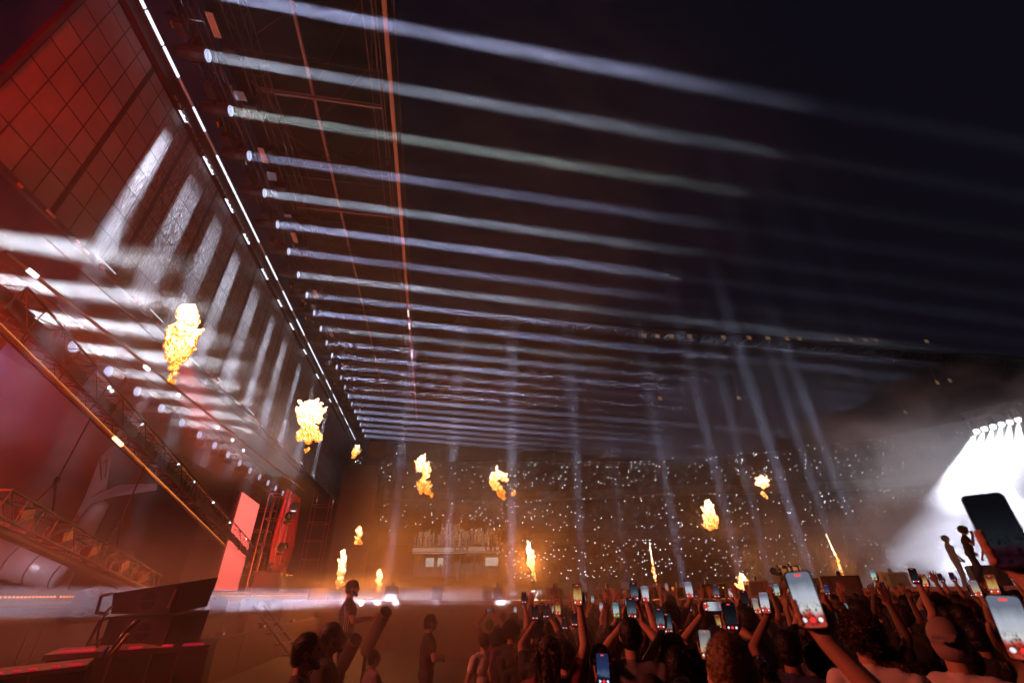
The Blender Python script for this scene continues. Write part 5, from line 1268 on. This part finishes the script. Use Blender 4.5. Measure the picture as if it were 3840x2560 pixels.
G3 = person_meshes([((.27, .1, 1.18), (.12, .36, 1.22), (-.3, 1, .2), (0, 0, 1), 'fist'), ((-.27, .1, 1.16), (-.1, .32, 1.18), (.4, 1, 0), (0, 0, 1), 'fist')], True, head_rot=look(0, 2), key='_g3')
o, q3, s3 = guard(1318, 2205, 46, 82, 'cap', 0, 2, 'bearded crew member in backwards cap and dark jersey with three pale shoulder stripes, on a step in the light beam', G3, 4, z=.35); beard(o, HAIR[0]); eyes(o)
m = MB()
for k in (-1, 0, 1): m.cap(Vector((.225 + .012 * k, -.03 + .03 * k, 1.40)), Vector((.285, .0 + .03 * k, 1.24)), .006, .006, 6, 2)
for k in (-1, 0, 1): m.cap(Vector((.19, .0 + .03 * k, 1.38)), Vector((.2, .0 + .03 * k, 1.05)), .006, .006, 6, 2)
m.build('sleeve_stripe', CLO[1], o)
st_ = empty('step_box', (q3.x, q3.y, 0), 'low dark step under the crew member in the striped jersey', 'step'); MB().box((0, 0, .165), (.9, .9, .33), None, .02).build('box_body', BLACK, st_); MB().box((0, 0, .34), (.86, .86, .01)).build('tread', GREY, st_)
o, q4, s4 = guard(1612, 2335, 50, 80, 'short', 0, 0, 'figure with short hair and glasses in black, arms folded, fading into brown smoke', G1); eyes(o, LK)
# crouching crew member aiming a tube
lgs = [((.1, 0, .92), (.14, .32, .72), (.13, .02, .36)), ((-.1, 0, .92), (-.12, .30, .70), (-.12, -.02, .36))]
o, q5, s5 = guard(1400, 2468, 66, 60, 'buzz', 1, 4, 'bent crew member in grey brown shirt half lost in smoke behind the long confetti tube', G3, zmin=1.0); 
# confetti tubes: px from top to bottom
TUBE = mat('tube_brown', (.10, .07, .065), .45, 0, .2, 4)
for (a_, b_, r, lab, rm_) in ((P(1447, 2292, 7.0), P(1372, 2440, 7.2), .095, 'long brown confetti tube slanting up to the right out of the smoke', TUBE), (P(1334, 2395, 5.6), P(1285, 2495, 5.7), .082, 'shorter dark confetti tube between the dreadlocked guard and the long tube', BLACK), (P(1217, 2440, 4.3), P(1130, 2580, 4.4), .085, 'thick dark confetti tube between the two near guards', BLACK)):
    t = empty('confetti_tube', b_, lab, 'confetti tube'); d = (a_ - b_)
    m = MB(); m.tube((0, 0, 0), d, r, n=24, caps=False); m.tube(d * .0, d * .999, r * .86, n=24, caps=False); m.build('barrel', rm_, t, True)
    m = MB(); m.tube(d * .975, d * 1.004, r * 1.06, n=24, caps=False); m.build('muzzle_rim', mat('rim_tan', (.3, .18, .12), .5), t)
    m = MB(); f = b_.z / max(.2, -d.z if d.z < 0 else 1); m.tube((0, 0, 0), (0, 0, -b_.z + .02), .03, n=8); m.tube((0, 0, -b_.z + .02), (0, 0, -b_.z + .05), .22, n=16); m.build('stand', BLACK, t)

# ---- performers
PERF = person_meshes([((.29, .12, 1.22), (.07, .20, 1.50), (-.3, .1, .8), (-.5, -.2, .3), 'fist'), ((-.30, .02, 1.16), (-.22, .22, .98), (.2, .5, -.6), (1, 0, 0), 'fist')], True, head_rot=look(0, 4), key='_perf', sleeves='long')
dj = P(1052, 2135, 21.3); s_ = 1.0
o = person(Vector((dj.x, dj.y, 1.8)), 100, 1.80, None, 'buzz', 2, 3, 0, 'performer in red jacket and dark glasses holding a microphone behind the glossy desk', meshes=PERF, trousers=0)
o.children[0].material_slots[0].material = mat('red_jacket', (.45, .02, .035), .7)
MB().box(HC + Vector((0, .088, .01)), (.13, .03, .03), None, .01).build('glasses', BLACK, o)
wq = o.matrix_world @ Vector((.03, .21, 1.56)); mic = empty('microphone', wq, 'black handheld microphone of the performer in red', 'microphone'); m = MB(); m.tube((0, 0, -.1), (0, 0, .03), .014, .018, 10); m.build('grip', BLACK, mic); m = MB(); m.ell((0, 0, .055), (.026, .026, .03)); m.build('grille', STEEL, mic)
dj2 = P(1004, 2168, 21.6)
person(Vector((dj2.x, dj2.y, 1.8)), 60, 1.66, None, 'cap', 1, 0, 4, 'stage hand in dark clothes bending at the rear of the glossy desk', meshes=G3, trousers=0)
SING = person_meshes([((.30, .16, 1.20), (.07, .20, 1.50), (-.3, .1, .9), (-.5, -.2, .3), 'fist'), ((-.40, -.05, 1.22), (-.52, .06, 1.02), (-.2, .3, -.8), (1, 0, 0), 'open')], True, head_rot=look(0, 6), key='_sing',
                     legs=[((.1, 0, .92), (.22, .14, .52), (.34, .02, .09)), ((-.1, 0, .92), (-.28, .02, .54), (-.48, -.06, .09))])
sg = P(3578, 1990, 15.3); sz = 2.08
hg = (sg.z - sz) / HC.z * 1.75; foot = P(3640, 2135, 18.6)
hg = max(1.6, min(2.0, hg)); az = math.degrees(math.atan2(sg.x, sg.y))
o = person(Vector((sg.x, sg.y, sz)), az + 95, hg, None, 'curly', 0, 0, 1, 'singer in black shirt and sunglasses leaning over the monitor with a microphone at the mouth', meshes=SING, trousers=2, tilt=(-8, 0))
MB().box(HC + Vector((0, .09, .012)), (.14, .03, .032), None, .01).build('sunglasses', mat('glass_black', (.01, .01, .012), .1), o)
wq = o.matrix_world @ Vector((.03, .21, 1.56)); mic = empty('microphone', wq, 'black handheld microphone of the singer', 'microphone'); m = MB(); m.tube((0, -.0, -.12), (0, 0, .03), .016, .02, 10); m.build('grip', BLACK, mic); m = MB(); m.ell((0, 0, .06), (.03, .03, .034)); m.build('grille', STEEL, mic)
ph_ = P(3545, 2020, 20); 
person(Vector((ph_.x, ph_.y, 2.08)), az + 100, max(1.5, (ph_.z - 2.08) / HC.z * 1.75), 'down', 'tousled', 0, 1, 1, 'pale second performer in white shirt fading into the smoke behind the singer', trousers=1)
ph_ = P(3672, 1990, 17)
person(Vector((ph_.x, ph_.y, 2.08)), az - 60, 1.8, 'down', 'short', 1, 3, 0, 'third performer in a red top mostly hidden behind the big dark phone', trousers=0)

# ---- near loudspeakers on the left
sp0 = P(375, 2420, 4.6); 
def cab(name, corners, depth, lab, ribs=False, cat='loudspeaker'):
    """corners TL, TR, BR, BL front face in world space"""
    TL, TR, BR, BL = corners; c = BL.copy(); t = empty(name, c, lab, cat)
    n = (TR - TL).cross(BL - TL).normalized()
    if n.dot(-TL) < 0: n = -n
    n.z *= .2; n.normalize()
    r_ = lambda v: v - c
    m = MB(); m.slab([r_(TL), r_(TR), r_(BR), r_(BL)], -n * depth); m.build('cabinet_shell', mat('cabinet_black', (.03, .022, .022), .5, 0, .3, 5), t)
    def uv(u, v): return r_(TL.lerp(TR, u).lerp(BL.lerp(BR, u), v))
    return t, uv, n
TL, TR, BR, BL = P(425, 2222, 4.5), P(699, 2182, 4.25), P(655, 2298, 4.3), P(415, 2300, 4.55)
t, uv, n = cab('near_line_speaker', (TL, TR, BR, BL), .35, 'upper black front fill loudspeaker with oval driver port and bracket at its side, foreground left')
m = MB(); cc = uv(.56, .5) + n * .012; ux = (uv(1, .5) - uv(0, .5)).normalized(); uy = (uv(.5, 0) - uv(.5, 1)).normalized()
m.poly([cc + ux * math.cos(a * .1963) * .10 + uy * (math.sin(a * .1963) * .10 + .012) for a in range(0, 17)]); m.poly([cc + ux * math.cos(a * .1963) * .10 - uy * (math.sin(a * .1963) * .10 + .012) for a in range(0, 17)]); m.build('driver_port', mat('port_black', (.004, .004, .004), .9), t)
m = MB(); m.slab([uv(.12, .02) + n * .004, uv(.90, .02) + n * .004, uv(.90, .98) + n * .004, uv(.12, .98) + n * .004], n * .006); m.build('grille', mat('grille_brown', (.04, .026, .021), .75, 0, .3, 80, bump=.3), t)
def bracket(t, pts, r=.012): m = MB(); m.path(pts, r); m.build('bracket', BLACK, t)
m = MB(); m.path([uv(0, .02) + n * .02, uv(-.14, .06) + n * .02, uv(-.20, .92) + n * .02, uv(-.02, .98) + n * .02], .016, 8); m.build('bracket', BLACK, t); m = MB(); m.slab([uv(.90, .12) + n * .015, uv(.985, .05) + n * .015, uv(.96, .92) + n * .015, uv(.88, .94) + n * .015], n * .02); m.build('side_plate', BLACK, t)
m = MB(); m.slab([uv(.93, .18) + n * .037, uv(.955, .18) + n * .037, uv(.93, .8) + n * .037, uv(.91, .8) + n * .037], n * .004); m.build('bracket_slot', mat('slot_orange', (.4, .15, .06), .5), t)
TL, TR, BR, BL = P(412, 2312, 4.55), P(668, 2306, 4.32), P(628, 2425, 4.35), P(372, 2422, 4.6)
t, uv, n = cab('near_line_speaker', (TL, TR, BR, BL), .35, 'lower black front fill loudspeaker hung below the upper one, half hidden by cables, foreground left')
m = MB(); cc = uv(.60, .5) + n * .012; ux = (uv(1, .5) - uv(0, .5)).normalized(); uy = (uv(.5, 0) - uv(.5, 1)).normalized()
m.poly([cc + ux * math.cos(a * .1963) * .10 + uy * (math.sin(a * .1963) * .10 + .012) for a in range(0, 17)]); m.poly([cc + ux * math.cos(a * .1963) * .10 - uy * (math.sin(a * .1963) * .10 + .012) for a in range(0, 17)]); m.build('driver_port', mat('port_black', (.004, .004, .004)), t)
m = MB(); m.slab([uv(.14, .02) + n * .004, uv(.90, .02) + n * .004, uv(.90, .98) + n * .004, uv(.14, .98) + n * .004], n * .006); m.build('grille', mat('grille_brown', (.04, .026, .021)), t)
m = MB(); m.path([uv(.02, .02) + n * .02, uv(-.10, .10) + n * .02, uv(-.16, .96) + n * .02, uv(.0, .98) + n * .02], .016, 8); m.build('bracket', BLACK, t); m = MB(); m.slab([uv(.90, .1) + n * .015, uv(.985, .05) + n * .015, uv(.97, 1.05) + n * .015, uv(.88, 1.0) + n * .015], n * .02); m.build('side_plate', BLACK, t)
# cable looms
for (pts, r, col, lab) in (
 ([P(423, 2270, 4.35), P(400, 2290, 4.3), P(372, 2350, 4.3), P(366, 2390, 4.3), P(365, 2440, 4.3)], .011, (.03, .03, .05), 'dark cable with silver collar drooping from the upper front fill loudspeaker'),
 ([P(520, 2320, 4.2), P(470, 2370, 4.15), P(430, 2420, 4.1), P(395, 2462, 4.05)], .022, (.03, .03, .035), 'thick black cable loom crossing the front of the two loudspeakers'),
 ([P(405, 2425, 4.0), P(380, 2460, 4.0)], .016, (.02, .09, .55), 'bright blue cable end at the foot of the loudspeaker loom'),
 ([P(483, 2375, 4.1), P(408, 2468, 4.0)], .018, (.42, .2, .08), 'tan ratchet strap slanting below the loudspeakers'),
 ([P(385, 2390, 4.4), P(340, 2430, 4.4), P(285, 2470, 4.4)], .008, (.03, .02, .03), 'thin dark cable trailing to the lower left from the loudspeakers')):
    m = MB(); m.path(pts, r, 8); tag(m.build('cable', mat('cable_%s' % lab[:8], col, .4), None, True), lab, 'cable')
# red lit subwoofers
def sub(cor, depth, lab, seams, red=True):
    t, uv, n = cab('subwoofer', cor, depth, lab)
    m = MB(); TLl = uv(0, 0); TRr = uv(1, 0)
    m.slab([uv(-.02, -.04) + n * .03, uv(1.01, -.04) + n * .03, uv(1.0, .035) + n * .03, uv(-.02, .035) + n * .03], -n * (depth + .03)); m.build('lid', mat('lid_brown', (.22, .11, .08), .5), t)
    m = MB()
    for u in seams: m.slab([uv(u, .05) + n * .003, uv(u + .012, .05) + n * .003, uv(u + .012, 1) + n * .003, uv(u, 1) + n * .003], n * .012)
    m.build('seam', mat('seam_brown', (.25, .14, .09), .5), t)
    m = MB(); m.slab([uv(.0, .06) + n * .002, uv(.98, .06) + n * .002, uv(.98, 1) + n * .002, uv(0, 1) + n * .002], n * .003); m.build('grille', mat('grille_brown', (.04, .026, .021)), t)
    rr = random.Random(4)
    for k in range(7):
        m = MB(); u = rr.uniform(.0, .9); w_ = rr.uniform(.05, .16); m.slab([uv(u, -.055) + n * .01, uv(u + w_, -.055) + n * .01, uv(u + w_, -.04) + n * .035, uv(u, -.04) + n * .035], (0, 0, .012))
        m.build('red_cable', mat('red_cable', (.6, .02, .05), .4, emit=(1, .02, .08), es=.25), t)  # faint red glow put into the cable material
sub((P(180, 2462, 4.1), P(785, 2424, 4.4), P(720, 2700, 4.4), P(60, 2760, 4.1)), .22, 'large black subwoofer stack with red cables along its brown top edge', (.38, .63, .80, ))
sub((P(-120, 2550, 3.3), P(322, 2500, 3.6), P(270, 2760, 3.6), P(-160, 2800, 3.3)), .22, 'nearer subwoofer cut by the lower left corner with red cables on top', (.5,))

# ------------------------------------------------------------------ coloured washes that light the crowd, pit and red side
def wash_fixture(name, p, aim, size, spread, e, col, lab):
    d = (Vector(aim) - Vector(p)).normalized(); t = empty(name, p, lab, 'stage light')
    MB().box(-d * .12, (size, size, .16), d.to_track_quat('Z', 'Y').to_matrix(), .02).build('housing', BLACK, t)
    l = area('wash_lamp', Vector(p) + d * .02, d, size, spread, e, col, size, t)
wash_fixture('red_wash_light', (-8.5, 5.0, 6.0), (5, 6, 1.2), .9, 110, WASH_CROWD, (1, .15, .085), 'red wash lamp on the near stage side lighting the crowd')
wash_fixture('red_wash_light', (-15.5, 6.0, 5.2), (-12, 12, 5.6), .8, 110, WASH_RED, (1, .035, .008), 'red orange wash lamp low behind the left edge of the picture')
wash_fixture('red_wash_light', (-7.0, 1.0, 8.0), (-10, 8.6, 13.5), .7, 60, WASH_WALL, (1, .01, .003), 'red wash lamp aimed at the near end of the video wall')
wash_fixture('violet_wash_light', (-14, 14, 8.5), (-20, 26, 5), .9, 120, WASH_VIO, (.52, .36, .85), 'violet wash lamp over the aeroplane at the rear of the stage')
wash_fixture('amber_fill_light', (-3.5, 25, 9), (-1.5, 12, 0), .9, 90, WASH_PIT, (1, .45, .18), 'added amber fill lamp over the pit beside the runway')  # added lamp, stands in for flame light on the pit
wash_fixture('red_wash_light', (-10.7, 17.0, 10.6), (-8, 27, 2.6), .45, 26, 90, (1, .10, .09), 'red wash lamp over the performer and the crimson curtain')
wash_fixture('rig_fill_light', (-6.0, 6, 17.2), (-8.8, 26, 19), .5, 120, WASH_RIG, (.85, .75, .9), 'small added fill lamp picking out the upper rig from below')  # added lamp that makes the rig metal glint

q = P(150, 2175, 19.5)
t = empty('floor_flood', (q.x, q.y, 1.95), 'white flood lamp on the deck lighting the aeroplane engine', 'stage light'); MB().box((0, 0, .1), (.3, .3, .2), None, .03).build('housing', BLACK, t)
area('flood_lamp', Vector((q.x - .2, q.y, 2.3)), (-.6, .8, .35), .35, 120, WASH_ENG, (.85, .82, 1), .35, t)
q = P(3680, 2185, 24)
t = empty('b_stage_flood', (q.x, q.y, 2.12), 'white flood lamp on the b stage floor blasting into the smoke', 'stage light'); MB().box((0, 0, .1), (.5, .4, .2), None, .03).build('housing', BLACK, t)
area('flood_lamp', Vector((q.x, q.y, 2.4)), (-.45, -.35, .8), .5, 140, WASH_B, (.88, .88, 1), .5, t)
# ------------------------------------------------------------------ haze and smoke
def vol_mat(name, dens, col=(.9, .9, .92), noise_scale=None, lo=.45, hi=.7, stretch=(1, 1, 1), fade=None, aniso=.2, base=0.0, step=1.0, detail=4):
    m = bpy.data.materials.new(name); m.use_nodes = True; nt = m.node_tree; nt.nodes.clear(); N = nt.nodes.new; L = nt.links.new
    o = N('ShaderNodeOutputMaterial'); v = N('ShaderNodeVolumePrincipled'); v.inputs['Color'].default_value = tuple(col) + (1,); v.inputs['Anisotropy'].default_value = aniso
    v.inputs['Density'].default_value = dens; L(v.outputs[0], o.inputs['Volume'])
    if noise_scale:
        ge = N('ShaderNodeNewGeometry'); mp = N('ShaderNodeMapping'); mp.inputs['Scale'].default_value = stretch; L(ge.outputs['Position'], mp.inputs[0])
        n = N('ShaderNodeTexNoise'); n.inputs['Scale'].default_value = noise_scale; n.inputs['Detail'].default_value = detail; n.inputs['Distortion'].default_value = .6; L(mp.outputs[0], n.inputs['Vector'])
        mr = N('ShaderNodeMapRange'); mr.inputs[1].default_value = lo; mr.inputs[2].default_value = hi; mr.inputs[3].default_value = base * dens; mr.inputs[4].default_value = dens; L(n.outputs['Fac'], mr.inputs[0])
        out = mr.outputs[0]
        # soft edges from the object's own box
        tc = N('ShaderNodeTexCoord'); sp_ = N('ShaderNodeSeparateXYZ'); L(tc.outputs['Generated'], sp_.inputs[0])
        for ax, f in zip('XYZ', fade or (0, 0, 0)):
            if not f: continue
            one_side = f < 0; f = abs(f)
            a = N('ShaderNodeMath'); a.operation = 'SUBTRACT'; a.inputs[0].default_value = 1; L(sp_.outputs[ax], a.inputs[1])
            b = N('ShaderNodeMath'); b.operation = 'MINIMUM'; b.inputs[0].default_value = 1; L(a.outputs[0], b.inputs[1])
            if not one_side: L(sp_.outputs[ax], b.inputs[0])
            c = N('ShaderNodeMapRange'); c.interpolation_type = 'SMOOTHSTEP'; c.inputs[2].default_value = f; L(b.outputs[0], c.inputs[0])
            d = N('ShaderNodeMath'); d.operation = 'MULTIPLY'; L(out, d.inputs[0]); L(c.outputs[0], d.inputs[1]); out = d.outputs[0]
        L(out, v.inputs['Density'])
    m.cycles.volume_step_rate = step
    return m
def cloud(name, a, b, m, kind='stuff'):
    a = Vector(a); b = Vector(b); c = (a + b) / 2
    o = MB().box((0, 0, 0), (b - a)).build(name, m, None, loc=c); return tag(o, kind='stuff')
cloud('haze', (-240, -110, -1), (240, 300, 60), vol_mat('haze', HAZE, (.86, .86, .92)))
cloud('smoke', (-9.6, 5.5, 10.5), (12.5, 56, 22.5), vol_mat('smoke_beams', SMOKE_TOP, noise_scale=.7, lo=.42, hi=.60, base=.20, fade=(-.42, 0, 0), step=1.0, stretch=(.5, 1, 1)))
cloud('red_smoke', (-19, 5.5, 2.2), (-8.3, 19, 9.0), vol_mat('smoke_red', .05, (.95, .9, .9), noise_scale=.4, lo=.36, hi=.66, base=.4, fade=(.25, .15, .2), step=1.5, detail=5))
cloud('stage_smoke', (-17, 6, 6.6), (-6.0, 34, 12), vol_mat('smoke_low', SMOKE_LOW, noise_scale=.75, lo=.42, hi=.64, base=.3, fade=(-.38, .05, .15), step=1.0, detail=6))
cloud('floor_smoke', (-8.5, 3.5, 1.2), (5, 34, 3.0), vol_mat('smoke_floor', SMOKE_FLOOR, noise_scale=1.3, lo=.42, hi=.62, base=.3, fade=(.2, .02, .25), step=.8, detail=6))
cloud('pit_smoke', (-5.9, 3.0, .02), (2.2, 15.5, 1.9), vol_mat('smoke_pit', SMOKE_PIT, (.8, .62, .5), noise_scale=.5, lo=.35, hi=.7, base=.45, fade=(.1, .1, .3), step=1.5))
cloud('white_smoke_top', (18.5, 12.0, 1.8), (35, 22, 10.4), vol_mat('smoke_white_top', .22, noise_scale=.38, lo=.44, hi=.60, base=.10, fade=(.22, .15, -.06), aniso=.2, step=1.2))
cloud('white_smoke', (11.5, 12, 1.6), (35, 26, 5.8), vol_mat('smoke_white', SMOKE_WHITE, noise_scale=.5, lo=.45, hi=.58, base=.06, fade=(.42, .2, -.25), step=1.0, detail=6))
cloud('runway_smoke', (-6, 20, 1.9), (36, 52, 27), vol_mat('smoke_runway', SMOKE_RUN, noise_scale=.16, lo=.36, hi=.66, base=.25, fade=(.15, .15, -.5), step=1.5))
cloud('amber_smoke', (-5.5, 22, 1.2), (8, 37, 9.5), vol_mat('smoke_amber', .038, (.9, .85, .8), noise_scale=.35, lo=.38, hi=.66, base=.3, fade=(.25, .2, .4), step=1.2))
q = P(2820, 2120, 19); cloud('fire_smoke', q - Vector((.9, .8, 1.1)), q + Vector((.9, .8, .9)), vol_mat('smoke_puff', 2.2, noise_scale=1.5, lo=.48, hi=.6, fade=(.4, .4, .3), step=.5, detail=6))
